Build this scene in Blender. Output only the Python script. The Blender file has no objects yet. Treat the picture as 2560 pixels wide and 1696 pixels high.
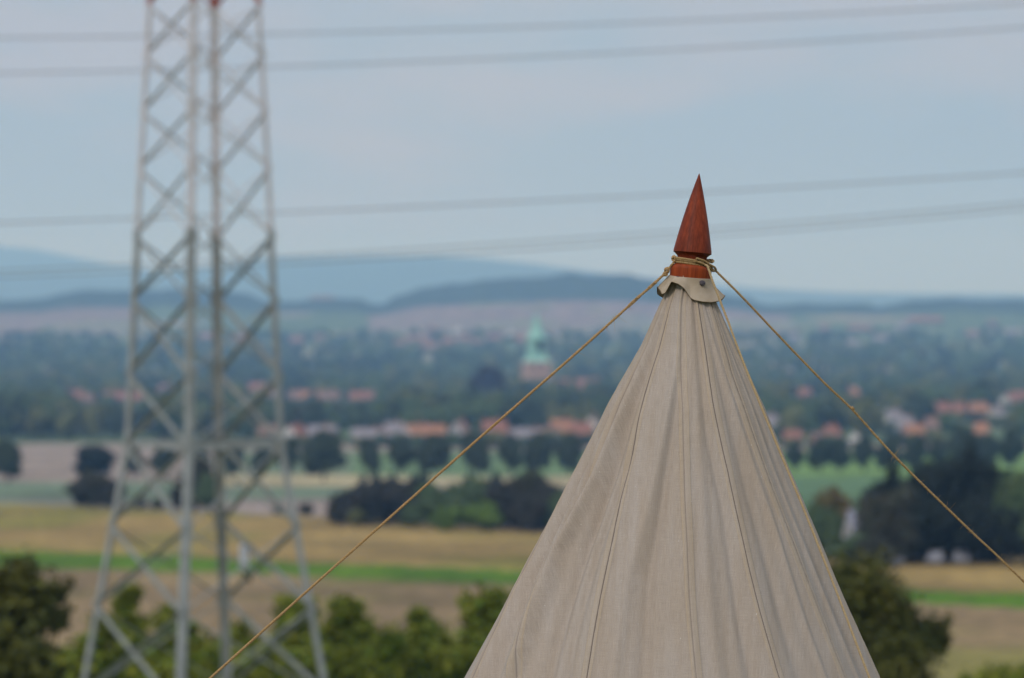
import bpy, math, random
import numpy as np
from mathutils import Vector, Matrix
random.seed(7)
RNG = np.random.default_rng(11)
R = math.radians
C = bpy.context.scene.collection
SC = bpy.context.scene

# ------------------------------------------------------------------ camera
CZ = 3.0            # lens height above the ground the tent stands on
F = 11390.0         # focal length in photo pixels (105 mm on a 23.6 mm wide sensor)
HOR = 760.0         # photo row of the horizon
cam_d = bpy.data.cameras.new('camera')
cam = bpy.data.objects.new('camera', cam_d)
C.objects.link(cam)
cam.location = (0, 0, CZ)
cam.rotation_euler = (R(90), 0, 0)
cam_d.sensor_width = 23.6
cam_d.lens = 105.0
cam_d.shift_y = -(848 - HOR) / 2560.0
cam_d.clip_start = 0.1
cam_d.clip_end = 60000
cam_d.dof.use_dof = True
cam_d.dof.focus_distance = 11.95
cam_d.dof.aperture_fstop = 3.3
SC.camera = cam

# ------------------------------------------------------------------ world, sun, exposure
SUN_EL, SUN_AZ = 40.0, 211.0      # azimuth clockwise from +Y: light from behind the camera, left
w = bpy.data.worlds.new("World")
SC.world = w
w.use_nodes = True
nt = w.node_tree
nt.nodes.clear()
wo = nt.nodes.new('ShaderNodeOutputWorld')
bg = nt.nodes.new('ShaderNodeBackground')
bg.inputs['Strength'].default_value = 0.09
sky = nt.nodes.new('ShaderNodeTexSky')
sky.sky_type = 'NISHITA'
sky.sun_disc = False
sky.sun_elevation = R(SUN_EL)
sky.sun_rotation = R(SUN_AZ)
sky.dust_density = 0.6
sky.air_density = 1.3
sky.ozone_density = 3.0
tc = nt.nodes.new('ShaderNodeTexCoord')
mp = nt.nodes.new('ShaderNodeMapping')
mp.inputs['Scale'].default_value = (8.0, 8.0, 26.0)
mp.inputs['Location'].default_value = (0.6, 0.0, 0.35)
n1 = nt.nodes.new('ShaderNodeTexNoise')
n1.inputs['Scale'].default_value = 1.0
n1.inputs['Detail'].default_value = 4.0
n1.inputs['Roughness'].default_value = 0.45
cr = nt.nodes.new('ShaderNodeValToRGB')
cr.color_ramp.elements[0].position = 0.33
cr.color_ramp.elements[0].color = (0.92, 0.92, 0.92, 1)
cr.color_ramp.elements[1].position = 0.66
cr.color_ramp.elements[1].color = (1, 1, 1, 1)
mix = nt.nodes.new('ShaderNodeMixRGB')
cl = nt.nodes.new('ShaderNodeMixRGB')       # thin grey cloud to warm cloud
n2 = nt.nodes.new('ShaderNodeTexNoise')
n2.inputs['Scale'].default_value = 1.7
n2.inputs['Detail'].default_value = 3.0
cl.inputs['Color1'].default_value = (4.0, 5.2, 6.5, 1)
cl.inputs['Color2'].default_value = (4.95, 5.4, 6.3, 1)
cr2 = nt.nodes.new('ShaderNodeValToRGB')
cr2.color_ramp.elements[0].position = 0.45
cr2.color_ramp.elements[1].position = 0.68
L = nt.links.new
sep = nt.nodes.new('ShaderNodeSeparateXYZ')
L(tc.outputs['Generated'], sep.inputs[0])
L(tc.outputs['Generated'], mp.inputs['Vector'])
L(mp.outputs['Vector'], n1.inputs['Vector'])
L(mp.outputs['Vector'], n2.inputs['Vector'])
L(n1.outputs['Fac'], cr.inputs['Fac'])
zz = nt.nodes.new('ShaderNodeMath')
zz.operation = 'MULTIPLY_ADD'
zz.inputs[1].default_value = 4.5
zz.inputs[2].default_value = -0.17
zz.use_clamp = False
L(sep.outputs['Z'], zz.inputs[0])
zc = nt.nodes.new('ShaderNodeMath')
zc.operation = 'MINIMUM'
zc.inputs[1].default_value = 0.15
L(zz.outputs[0], zc.inputs[0])
za = nt.nodes.new('ShaderNodeMath')
za.operation = 'ADD'
L(zc.outputs[0], za.inputs[0])
L(n2.outputs['Fac'], za.inputs[1])
L(za.outputs[0], cr2.inputs['Fac'])
L(cr2.outputs['Color'], cl.inputs['Fac'])
L(cr.outputs['Color'], mix.inputs['Fac'])
L(sky.outputs['Color'], mix.inputs['Color1'])
zen = nt.nodes.new('ShaderNodeMapRange')
zen.interpolation_type = 'SMOOTHSTEP'
zen.inputs['From Min'].default_value = 0.10
zen.inputs['From Max'].default_value = 0.75
zen.inputs['To Min'].default_value = 1.0
zen.inputs['To Max'].default_value = 2.1
L(sep.outputs['Z'], zen.inputs['Value'])
zs = nt.nodes.new('ShaderNodeVectorMath')
zs.operation = 'SCALE'
L(cl.outputs['Color'], zs.inputs[0])
L(zen.outputs['Result'], zs.inputs['Scale'])
L(zs.outputs['Vector'], mix.inputs['Color2'])
L(mix.outputs['Color'], bg.inputs['Color'])
L(bg.outputs['Background'], wo.inputs['Surface'])

sd = bpy.data.lights.new('sun', 'SUN')
sd.energy = 1.6
sd.angle = R(10)
sd.color = (1.0, 0.95, 0.88)
sun = bpy.data.objects.new('sun', sd)
C.objects.link(sun)
sun_dir = Vector((math.sin(R(SUN_AZ)) * math.cos(R(SUN_EL)), math.cos(R(SUN_AZ)) * math.cos(R(SUN_EL)), math.sin(R(SUN_EL))))
sun.rotation_euler = sun_dir.to_track_quat('Z', 'Y').to_euler()
SC.view_settings.view_transform = 'Standard'
SC.view_settings.look = 'None'
SC.view_settings.exposure = 0.0
SC.view_settings.gamma = 1.0
SC.cycles.use_denoising = True
SC.cycles.max_bounces = 6
SC.cycles.volume_bounces = 2
SC.cycles.transparent_max_bounces = 8

# ------------------------------------------------------------------ materials
def material(name, col, col2=None, scale=3.0, rough=0.8, spec=0.3, island=0.0, island_col=None,
             metallic=0.0, detail=4.0, stretch=(1, 1, 1), bump=0.0, bump_scale=40.0, lo=0.35, hi=0.65, attr=None):
    m = bpy.data.materials.new(name)
    m.use_nodes = True
    t = m.node_tree
    b = t.nodes['Principled BSDF']
    b.inputs['Roughness'].default_value = rough
    b.inputs['Specular IOR Level'].default_value = spec
    b.inputs['Metallic'].default_value = metallic
    tcn = t.nodes.new('ShaderNodeTexCoord')
    mpn = t.nodes.new('ShaderNodeMapping')
    mpn.inputs['Scale'].default_value = stretch
    t.links.new(tcn.outputs['Object'], mpn.inputs['Vector'])
    nz = t.nodes.new('ShaderNodeTexNoise')
    nz.inputs['Scale'].default_value = scale
    nz.inputs['Detail'].default_value = detail
    t.links.new(mpn.outputs['Vector'], nz.inputs['Vector'])
    ramp = t.nodes.new('ShaderNodeValToRGB')
    ramp.color_ramp.elements[0].position = lo
    ramp.color_ramp.elements[1].position = hi
    c2 = col2 or tuple(c * 0.75 for c in col)
    ramp.color_ramp.elements[0].color = (*col, 1)
    ramp.color_ramp.elements[1].color = (*c2, 1)
    t.links.new(nz.outputs['Fac'], ramp.inputs['Fac'])
    out = ramp.outputs['Color']
    if island > 0:
        g = t.nodes.new('ShaderNodeNewGeometry')
        mx = t.nodes.new('ShaderNodeMixRGB')
        mm = t.nodes.new('ShaderNodeMath')
        mm.operation = 'MULTIPLY'
        mm.inputs[1].default_value = island
        t.links.new(g.outputs['Random Per Island'], mm.inputs[0])
        t.links.new(mm.outputs[0], mx.inputs['Fac'])
        t.links.new(out, mx.inputs['Color1'])
        mx.inputs['Color2'].default_value = (*(island_col or c2), 1)
        out = mx.outputs['Color']
    t.links.new(out, b.inputs['Base Color'])
    if bump > 0:
        nb = t.nodes.new('ShaderNodeTexNoise')
        nb.inputs['Scale'].default_value = bump_scale
        nb.inputs['Detail'].default_value = 4
        t.links.new(mpn.outputs['Vector'], nb.inputs['Vector'])
        bn = t.nodes.new('ShaderNodeBump')
        bn.inputs['Strength'].default_value = bump
        bn.inputs['Distance'].default_value = 0.01
        t.links.new(nb.outputs['Fac'], bn.inputs['Height'])
        t.links.new(bn.outputs['Normal'], b.inputs['Normal'])
    return m

# ------------------------------------------------------------------ mesh helpers
def mesh_np(name, V, Fq, mats, mat_idx=None, smooth=False):
    """V (n,3), Fq (m,4) or (m,3) int array, or list of such arrays"""
    me = bpy.data.meshes.new(name)
    V = np.asarray(V, dtype=np.float32)
    if not isinstance(Fq, list):
        Fq = [Fq]
    Fq = [np.asarray(f, dtype=np.int32) for f in Fq if len(f)]
    nl = sum(f.size for f in Fq)
    npoly = sum(f.shape[0] for f in Fq)
    me.vertices.add(len(V))
    me.vertices.foreach_set('co', V.ravel())
    me.loops.add(nl)
    me.loops.foreach_set('vertex_index', np.concatenate([f.ravel() for f in Fq]))
    me.polygons.add(npoly)
    tot = np.concatenate([np.full(f.shape[0], f.shape[1], dtype=np.int32) for f in Fq])
    st = np.concatenate([[0], np.cumsum(tot)[:-1]]).astype(np.int32)
    me.polygons.foreach_set('loop_start', st)
    me.polygons.foreach_set('loop_total', tot)
    if mat_idx is not None:
        me.polygons.foreach_set('material_index', np.asarray(mat_idx, dtype=np.int32))
    me.polygons.foreach_set('use_smooth', np.full(npoly, bool(smooth)))
    for m in (mats if isinstance(mats, (list, tuple)) else [mats]):
        me.materials.append(m)
    me.update(calc_edges=True)
    me.validate()
    return me

def link(name, me, parent=None, loc=(0, 0, 0), rot=(0, 0, 0)):
    o = bpy.data.objects.new(name, me)
    C.objects.link(o)
    o.location = loc
    o.rotation_euler = rot
    if parent is not None:
        o.parent = parent
    return o

def tag(o, label=None, cat=None, group=None, kind=None):
    if label: o['label'] = label
    if cat: o['category'] = cat
    if group: o['group'] = group
    if kind: o['kind'] = kind
    return o

def empty(name, loc, rz, label, cat, group=None):
    o = bpy.data.objects.new(name, None)
    C.objects.link(o)
    o.empty_display_size = 0.2
    o.location = loc
    o.rotation_euler = (0, 0, rz)
    return tag(o, label, cat, group)

def copy_tree(o, parent=None):
    c = o.copy()
    C.objects.link(c)
    c.parent = parent
    for ch in list(o.children):
        copy_tree(ch, c)
    return c

class MB:
    """collects boxes, bars and tubes into one mesh"""
    def __init__(self):
        self.V, self.Q, self.T, self.mq, self.mt, self.n = [], [], [], [], [], 0
    def add(self, V, Q=(), T=(), mi=0):
        V = np.asarray(V, float)
        if len(Q):
            self.Q.append(np.asarray(Q, int) + self.n); self.mq += [mi] * len(Q)
        if len(T):
            self.T.append(np.asarray(T, int) + self.n); self.mt += [mi] * len(T)
        self.V.append(V)
        self.n += len(V)
        return self
    def box(self, a, b, mi=0):
        (x0, y0, z0), (x1, y1, z1) = a, b
        V = [(x0, y0, z0), (x1, y0, z0), (x1, y1, z0), (x0, y1, z0), (x0, y0, z1), (x1, y0, z1), (x1, y1, z1), (x0, y1, z1)]
        return self.add(V, [(0, 3, 2, 1), (4, 5, 6, 7), (0, 1, 5, 4), (1, 2, 6, 5), (2, 3, 7, 6), (3, 0, 4, 7)], mi=mi)
    def bar(self, p, q, u, v, mi=0):
        """rectangular bar from p to q, u and v = full cross-section vectors, p,q at its corner"""
        p, q, u, v = map(lambda t: np.asarray(t, float), (p, q, u, v))
        V = [p, p + u, p + u + v, p + v, q, q + u, q + u + v, q + v]
        return self.add(V, [(0, 3, 2, 1), (4, 5, 6, 7), (0, 1, 5, 4), (1, 2, 6, 5), (2, 3, 7, 6), (3, 0, 4, 7)], mi=mi)
    def tube(self, pts, rad, sides=8, mi=0, cap=True):
        V, Q = tube_np(pts, rad, sides)
        n = len(V)
        T = []
        if cap:
            V = np.vstack([V, [pts[0]], [pts[-1]]])
            for k in range(sides):
                T.append((n, (k + 1) % sides, k))
                T.append((n + 1, n - sides + k, n - sides + (k + 1) % sides))
        return self.add(V, Q, T, mi=mi)
    def mesh(self, name, mats, smooth=False):
        fs, mi = [], []
        if self.Q: fs.append(np.vstack(self.Q)); mi += self.mq
        if self.T: fs.append(np.vstack(self.T)); mi += self.mt
        return mesh_np(name, np.vstack(self.V), fs, mats, mi, smooth)
    def build(self, name, mats, parent=None, smooth=False, loc=(0, 0, 0)):
        return link(name, self.mesh(name, mats, smooth), parent, loc)

def frames(P):
    P = np.asarray(P, float)
    T = np.gradient(P, axis=0)
    T /= np.linalg.norm(T, axis=1)[:, None] + 1e-12
    up = np.array([0.0, 1.0, 0.0]) if abs(T[0][1]) < 0.9 else np.array([1.0, 0, 0])
    N = np.zeros_like(P)
    n = up - T[0] * np.dot(up, T[0])
    n /= np.linalg.norm(n)
    for i in range(len(P)):
        n = n - T[i] * np.dot(n, T[i])
        n /= np.linalg.norm(n) + 1e-12
        N[i] = n
    B = np.cross(T, N)
    return T, N, B

def tube_np(P, rad, sides=8):
    P = np.asarray(P, float)
    rad = np.broadcast_to(np.asarray(rad, float), (len(P),))
    T, N, B = frames(P)
    a = np.linspace(0, 2 * math.pi, sides, endpoint=False)
    V = (P[:, None, :] + rad[:, None, None] * (np.cos(a)[None, :, None] * N[:, None, :] + np.sin(a)[None, :, None] * B[:, None, :])).reshape(-1, 3)
    i = np.arange(len(P) - 1)[:, None] * sides
    k = np.arange(sides)[None, :]
    k2 = (k + 1) % sides
    Q = np.stack([i + k, i + k2, i + sides + k2, i + sides + k], axis=-1).reshape(-1, 4)
    return V, Q

def smooth_path(pts, n):
    """Catmull-Rom through pts, n samples"""
    P = np.asarray(pts, float)
    P = np.vstack([2 * P[0] - P[1], P, 2 * P[-1] - P[-2]])
    seg = np.linalg.norm(np.diff(P[1:-1], axis=0), axis=1)
    s = np.concatenate([[0], np.cumsum(seg)])
    out = []
    for t in np.linspace(0, s[-1], n):
        k = min(np.searchsorted(s, t, side='right') - 1, len(seg) - 1)
        u = (t - s[k]) / max(seg[k], 1e-9)
        a, b, c, d = P[k], P[k + 1], P[k + 2], P[k + 3]
        out.append(0.5 * (2 * b + (c - a) * u + (2 * a - 5 * b + 4 * c - d) * u * u + (3 * b - a - 3 * c + d) * u ** 3))
    return np.array(out)

def X(px, d): return (px - 1280.0) / F * d
def Z(row, d): return CZ + (HOR - row) / F * d

# value noise (numpy) for terrain and cloth
def vnoise(x, y, seed=0):
    x = np.asarray(x, float); y = np.asarray(y, float)
    xi, yi = np.floor(x).astype(np.int64), np.floor(y).astype(np.int64)
    xf, yf = x - xi, y - yi
    xf = xf * xf * (3 - 2 * xf); yf = yf * yf * (3 - 2 * yf)
    def h(a, b):
        v = (a * 374761393 + b * 668265263 + seed * 2147483647) & 0xffffffff
        v = ((v ^ (v >> 13)) * 1274126177) & 0xffffffff
        return ((v ^ (v >> 16)) & 0xffff) / 65535.0
    return (h(xi, yi) * (1 - xf) + h(xi + 1, yi) * xf) * (1 - yf) + (h(xi, yi + 1) * (1 - xf) + h(xi + 1, yi + 1) * xf) * yf

def fnoise(x, y, seed=0, o=3):
    s, a, t = 0, 1.0, 0
    for k in range(o):
        s = s + a * vnoise(x * 2 ** k, y * 2 ** k, seed + k * 17)
        t += a
        a *= 0.5
    return s / t

# ------------------------------------------------------------------ terrain
HD = [-400, 0, 6, 10, 14, 30, 60, 120, 200, 260, 330, 400, 450, 520, 600, 700, 800, 1000, 1200, 1500, 1800, 2500, 3000, 3500, 4500, 5500, 6300, 9000, 12000, 30000]
HH = [1.0, 1.65, 2.3, 2.97, 3.03, 5, 8, 13, 18.5, 21.5, 24, 26, 27.2, 28.5, 30.5, 32.6, 34.5, 38.5, 42, 46.3, 50, 57, 60, 60, 52, 38, 26, 30, 30, 30]
RIDGES = [
    (7000, 650, [(-3000, 752), (-400, 752), (0, 756), (110, 748), (160, 736), (230, 728), (420, 726), (560, 728), (600, 738), (650, 752), (700, 756), (740, 754), (770, 750), (850, 746), (905, 750), (925, 764), (965, 764), (990, 745), (1050, 724), (1150, 713), (1250, 700), (1400, 691), (1550, 690), (1700, 712), (1850, 745), (1900, 764), (2000, 761), (2100, 757), (2210, 768), (2280, 754), (2400, 750), (2560, 752), (6000, 748)]),
    (16500, 1300, [(-3000, 690), (-200, 690), (300, 690), (480, 672), (600, 655), (700, 645), (900, 640), (1080, 640), (1220, 648), (1350, 662), (1500, 682), (1700, 704), (1900, 722), (2100, 732), (2560, 738), (6000, 735)]),
    (20500, 1500, [(-3000, 600), (-400, 604), (-100, 612), (0, 616), (90, 624), (180, 642), (270, 660), (360, 672), (470, 690), (650, 730), (6000, 745)]),
]
def ground_z(x, d):
    x = np.asarray(x, float); d = np.asarray(d, float)
    z = CZ - np.interp(d, HD, HH)
    px = 1280 + F * x / np.maximum(d, 50)
    for d0, wd, tops in RIDGES:
        zt = Z(np.interp(px, [t[0] for t in tops], [t[1] for t in tops]), d0)
        z0 = CZ - np.interp(d0, HD, HH)
        g = np.exp(-((d - d0) / wd) ** 2)
        z = z + (zt - z0) * g
    und = (fnoise(x / 90.0, d / 90.0, 3) - 0.5) * 1.2 * np.clip((d - 100) / 400, 0, 1)
    z = z + und
    wood = (fnoise(x / 45.0, d / 60.0, 5) - 0.5) * 14 * np.clip((d - 6200) / 400, 0, 1) * np.clip((9500 - d) / 1000, 0, 1)
    return z + wood
def gz(x, d): return float(ground_z(np.array([x]), np.array([d]))[0])

def terrain():
    ds = np.concatenate([np.linspace(-300, 0, 12), np.linspace(3, 30, 28), 31 * np.exp(np.arange(0, 1, 1 / 620.0) * math.log(24500 / 31.0))])
    s = np.linspace(-1, 1, 520)
    s = 0.62 * np.sign(s) * np.abs(s) ** 1.6
    D, S = np.meshgrid(ds, s, indexing='ij')
    XX = S * (np.maximum(D, 0) + 320)
    ZZ = ground_z(XX, D)
    nr, nc = D.shape
    V = np.stack([XX, D, ZZ], -1).reshape(-1, 3)
    i = np.arange(nr - 1)[:, None] * nc
    k = np.arange(nc - 1)[None, :]
    Q = np.stack([i + k, i + k + 1, i + nc + k + 1, i + nc + k], -1).reshape(-1, 4)
    # land use: which crop or cover lies where
    px = 1280 + F * XX / np.maximum(D, 50)
    h = CZ - (CZ - np.interp(D, HD, HH))
    row = HOR + F * np.interp(D, HD, HH) / np.maximum(D, 20)
    col = np.zeros(D.shape + (3,))
    def put(mask, c): col[mask] = c
    wob = (fnoise(XX / 25, D / 40, 21) - 0.5)
    put(np.ones(D.shape, bool), (0.10, 0.13, 0.04))
    put(D > 150, (0.19, 0.128, 0.062))
    gp = D > 150
    f = np.clip((fnoise(XX / 16, D / 42, 31) - 0.46) * 4, 0, 1)[..., None]
    col = np.where(gp[..., None], col * (1 - f) + f * np.array((0.155, 0.13, 0.036)), col)
    sb = np.interp(px, [0, 480, 800, 1250, 2300, 2560], [1419, 1427, 1439, 1457, 1512, 1524]) + wob * 8
    stp = np.interp(px, [0, 480, 800, 1250, 2300, 2560], [1378, 1389, 1404, 1424, 1482, 1490]) + wob * 10
    top = np.interp(px, [-600, 0, 280, 500, 900, 1270, 2050, 2560, 3500], [1240, 1262, 1272, 1284, 1302, 1322, 1376, 1396, 1430])
    tan = (row < stp) & (row >= top)
    f = np.clip((fnoise(XX / 14, D / 60, 41) - 0.45) * 4, 0, 1)[..., None]
    tc_ = np.array((0.235, 0.155, 0.05)) * (1 - f) + f * np.array((0.18, 0.15, 0.03))
    col = np.where(tan[..., None], tc_, col)
    f = np.clip((fnoise(XX / 8, D / 40, 43) - 0.3) * 2, 0, 1)[..., None]
    gc = np.array((0.055, 0.12, 0.001)) * (1 - f) + f * np.array((0.085, 0.155, 0.002))
    col = np.where(((row < sb) & (row >= stp))[..., None], gc, col)
    far = row < top
    put(far, (0.22, 0.17, 0.14))
    put(far & (row < 1262) & (px < 600), (0.16, 0.16, 0.12))
    put(far & (row < 1243) & (px < 900), (0.115, 0.15, 0.09))
    put(far & (row < 1216) & (px >= 540), (0.33, 0.27, 0.15))
    put(far & (row < 1206) & (px < 540), (0.235, 0.18, 0.14))
    put(far & (row < 1186) & (px >= 880), (0.10, 0.155, 0.06))
    put(far & (row < 1186) & (px >= 540) & (px < 880), (0.12, 0.155, 0.085))
    put(far & (row < 1290) & (px >= 1850), (0.075, 0.13, 0.055))
    put(far & (row < 1192) & (px >= 1850), (0.125, 0.205, 0.05))
    put(far & (row < 1128) & (px >= 540), (0.28, 0.22, 0.17))
    put(D > 1520, (0.08, 0.11, 0.045))
    fld = fnoise(XX / 160, D / 260, 51)
    put((D > 3600) & (fld > 0.6), (0.20, 0.17, 0.11))
    put((D > 5300) & (D < 6450) & ((px < 340) | ((px > 925) & (px < 1980))), (0.175, 0.13, 0.11))
    put((D > 5300) & (D < 6450) & ((px < 340) | ((px > 925) & (px < 1980))) & (fld > 0.56), (0.15, 0.155, 0.09))
    put((D > 6450) & (D < 9500), (0.032, 0.048, 0.03))
    put((D >= 9500), (0.07, 0.10, 0.06))
    me = mesh_np('ground', V, Q, TERR, smooth=True)
    ca = me.color_attributes.new('cover', 'FLOAT_COLOR', 'POINT')
    rgba = np.concatenate([col.reshape(-1, 3), np.ones((col.shape[0] * col.shape[1], 1))], 1).astype(np.float32)
    ca.data.foreach_set('color', rgba.ravel())
    tag(link('ground', me), kind='structure')
    return float(ZZ.min())

def terrain_mat():
    m = bpy.data.materials.new('ground_cover')
    m.use_nodes = True
    t = m.node_tree
    b = t.nodes['Principled BSDF']
    b.inputs['Roughness'].default_value = 0.95
    b.inputs['Specular IOR Level'].default_value = 0.1
    a = t.nodes.new('ShaderNodeAttribute')
    a.attribute_name = 'cover'
    tcn = t.nodes.new('ShaderNodeTexCoord')
    out = a.outputs['Color']
    for sc_, amt, st in ((0.6, 0.35, (1, 0.5, 1)), (0.05, 0.38, (1, 0.45, 1))):
        mpn = t.nodes.new('ShaderNodeMapping')
        mpn.inputs['Scale'].default_value = st
        t.links.new(tcn.outputs['Object'], mpn.inputs['Vector'])
        nz = t.nodes.new('ShaderNodeTexNoise')
        nz.inputs['Scale'].default_value = sc_
        nz.inputs['Detail'].default_value = 6
        t.links.new(mpn.outputs['Vector'], nz.inputs['Vector'])
        mr = t.nodes.new('ShaderNodeMapRange')
        mr.inputs['From Min'].default_value = 0.3
        mr.inputs['From Max'].default_value = 0.7
        mr.inputs['To Min'].default_value = 1 - amt
        mr.inputs['To Max'].default_value = 1 + amt
        t.links.new(nz.outputs['Fac'], mr.inputs['Value'])
        mx = t.nodes.new('ShaderNodeVectorMath')
        mx.operation = 'SCALE'
        t.links.new(out, mx.inputs[0])
        t.links.new(mr.outputs['Result'], mx.inputs['Scale'])
        out = mx.outputs['Vector']
    t.links.new(out, b.inputs['Base Color'])
    return m
TERR = terrain_mat()
ZMIN = terrain()

def dist_for(row_top, H, px=1280, lo=150.0, hi=5600.0):
    """distance at which a thing of height H, standing on the ground, has its top at this photo row"""
    best = None
    ds = np.exp(np.linspace(math.log(lo), math.log(hi), 900))
    z = ground_z(X(px, ds), ds) + H
    rows = HOR - (z - CZ) * F / ds
    k = int(np.argmin(np.abs(rows - row_top) + ds * 0.0))
    return float(ds[k])

# ------------------------------------------------------------------ haze
def haze():
    mb = MB().box((-18500, -700, ZMIN - 1.0), (18500, 25000, 335.0))
    m = bpy.data.materials.new('haze')
    m.use_nodes = True
    t = m.node_tree
    t.nodes.clear()
    o = t.nodes.new('ShaderNodeOutputMaterial')
    v = t.nodes.new('ShaderNodeVolumePrincipled')
    v.inputs['Color'].default_value = (0.30, 0.57, 1.0, 1)
    v.inputs['Absorption Color'].default_value = (1, 1, 1, 1)
    v.inputs['Density'].default_value = 0.000112
    v.inputs['Anisotropy'].default_value = 0.2
    t.links.new(v.outputs['Volume'], o.inputs['Volume'])
    tag(mb.build('haze', m), kind='stuff')
haze()

# ------------------------------------------------------------------ foliage
def leaf_mat(name, a, b, c, isl=0.6, scale=0.5):
    return material(name, a, b, scale=scale, rough=0.75, spec=0.15, island=isl, island_col=c, detail=3)
M = {}
M['leaf_dark'] = leaf_mat('leaf_dark', (0.030, 0.045, 0.022), (0.040, 0.050, 0.022), (0.020, 0.030, 0.020))
M['leaf_mid'] = leaf_mat('leaf_mid', (0.050, 0.085, 0.035), (0.085, 0.110, 0.040), (0.035, 0.060, 0.030))
M['leaf_olive'] = leaf_mat('leaf_olive', (0.10, 0.11, 0.035), (0.14, 0.13, 0.05), (0.06, 0.08, 0.03))
M['leaf_purple'] = leaf_mat('leaf_purple', (0.027, 0.023, 0.020), (0.020, 0.024, 0.016), (0.038, 0.032, 0.022))
M['leaf_beech'] = leaf_mat('leaf_beech', (0.026, 0.016, 0.022), (0.020, 0.015, 0.024), (0.036, 0.024, 0.022))
M['leaf_brown'] = leaf_mat('leaf_brown', (0.036, 0.033, 0.019), (0.026, 0.032, 0.016), (0.048, 0.040, 0.022))
M['leaf_fir'] = leaf_mat('leaf_fir', (0.009, 0.014, 0.009), (0.015, 0.020, 0.011), (0.007, 0.009, 0.007))
M['leaf_shrub'] = leaf_mat('leaf_shrub', (0.105, 0.16, 0.018), (0.05, 0.10, 0.012), (0.24, 0.225, 0.024), 0.8, 0.8)
M['leaf_bush'] = leaf_mat('leaf_bush', (0.055, 0.068, 0.018), (0.13, 0.12, 0.022), (0.03, 0.038, 0.014), 0.7, 1.0)
M['leaf_autumn'] = leaf_mat('leaf_autumn', (0.12, 0.085, 0.025), (0.05, 0.07, 0.022), (0.15, 0.07, 0.03), 0.6, 0.4)
M['leaf_bright'] = leaf_mat('leaf_bright', (0.09, 0.15, 0.02), (0.06, 0.11, 0.02), (0.12, 0.17, 0.03), 0.5, 0.6)
M['bark'] = material('bark', (0.09, 0.07, 0.055), (0.05, 0.04, 0.033), scale=6, rough=0.95, spec=0.1, bump=0.4, bump_scale=20)

def ico(sub=1):
    import bmesh
    bm = bmesh.new()
    bmesh.ops.create_icosphere(bm, subdivisions=sub, radius=1.0)
    V = np.array([v.co[:] for v in bm.verts]); T = np.array([[v.index for v in f.verts] for f in bm.faces])
    bm.free()
    return V, T
ICO1, ICO2 = ico(1), ico(2)

def crown_arrays(lobes, n, size, rng, inner=0.74, flat=0.0, hollow=4.0, ico_=None, soft=0.0):
    """quads scattered through ellipsoid lobes plus rough inner masses; returns V,Q,T"""
    lob = np.array(lobes, float)
    wgt = lob[:, 3] * lob[:, 4] * lob[:, 5]
    wgt = wgt ** 0.8
    idx = rng.choice(len(lob), n, p=wgt / wgt.sum())
    u = rng.normal(size=(n, 3))
    u /= np.linalg.norm(u, axis=1)[:, None]
    r = rng.random(n) ** (1.0 / hollow) * (0.86 + 0.28 * rng.random(n))
    if soft: r = np.minimum(np.abs(rng.normal(size=n)) * soft + 0.12, 1.9)
    P = lob[idx, :3] + u * r[:, None] * lob[idx, 3:6]
    nrm = u + rng.normal(size=(n, 3)) * 0.7
    nrm /= np.linalg.norm(nrm, axis=1)[:, None]
    t1 = np.cross(nrm, rng.normal(size=(n, 3)))
    t1 /= np.linalg.norm(t1, axis=1)[:, None]
    t2 = np.cross(nrm, t1)
    s = size * (0.55 + 0.9 * rng.random(n))[:, None]
    e = 0.5 + 0.4 * rng.random(n)[:, None]
    V = np.stack([P - t1 * s, P - t2 * s * e, P + t1 * s, P + t2 * s * e], 1).reshape(-1, 3)
    Q = np.arange(4 * n).reshape(n, 4)
    Ts = []
    if inner > 0:
        IV, IT = ico_ or ICO2
        off = len(V)
        add = []
        for l in lob:
            k = inner * (0.85 + 0.3 * rng.random(len(IV)))[:, None]
            add.append(l[:3] + IV * k * l[3:6])
            Ts.append(IT + off)
            off += len(IV)
        V = np.vstack([V] + add)
    return V, Q, (np.vstack(Ts) if Ts else np.zeros((0, 3), int))

def round_lobes(w_, h_, z0, n, rng):
    """lobes of a broad crown w_ wide, h_ tall, bottom at z0"""
    L_ = [(0, 0, z0 + h_ * 0.5, w_ * 0.36, w_ * 0.36, h_ * 0.42)]
    for k in range(n):
        a = 2 * math.pi * k / n + rng.random() * 0.9
        zz = rng.random()
        rr = w_ * 0.30 * math.sqrt(max(0.1, 1 - (2 * zz - 0.9) ** 2)) * (0.75 + 0.45 * rng.random())
        s = w_ * (0.13 + 0.10 * rng.random())
        L_.append((rr * math.cos(a), rr * math.sin(a), z0 + h_ * (0.16 + 0.68 * zz), s, s, s * (0.8 + 0.4 * rng.random()) * min(1.3, h_ / w_)))
    return L_

def trunk_mesh(h_, r0, z1, w_, rng, nb=5):
    mb = MB()
    bend = rng.normal(size=2) * h_ * 0.015
    P = [(bend[0] * math.sin(t * 3), bend[1] * math.sin(t * 2), -0.4 + t * (z1 + 0.4)) for t in np.linspace(0, 1, 6)]
    mb.tube(P, np.linspace(r0 * 1.25, r0 * 0.55, 6), 7)
    for k in range(nb):
        a = 2 * math.pi * k / nb + rng.random()
        s = 0.5 + 0.35 * rng.random()
        zb = z1 * s
        ln = w_ * (0.28 + 0.12 * rng.random())
        Q_ = [(0, 0, zb), (ln * 0.45 * math.cos(a), ln * 0.45 * math.sin(a), zb + ln * 0.45), (ln * math.cos(a), ln * math.sin(a), zb + ln * 1.0)]
        mb.tube(Q_, [r0 * 0.5, r0 * 0.33, r0 * 0.12], 5)
    return mb.mesh('trunk', M['bark'], True)

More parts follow.
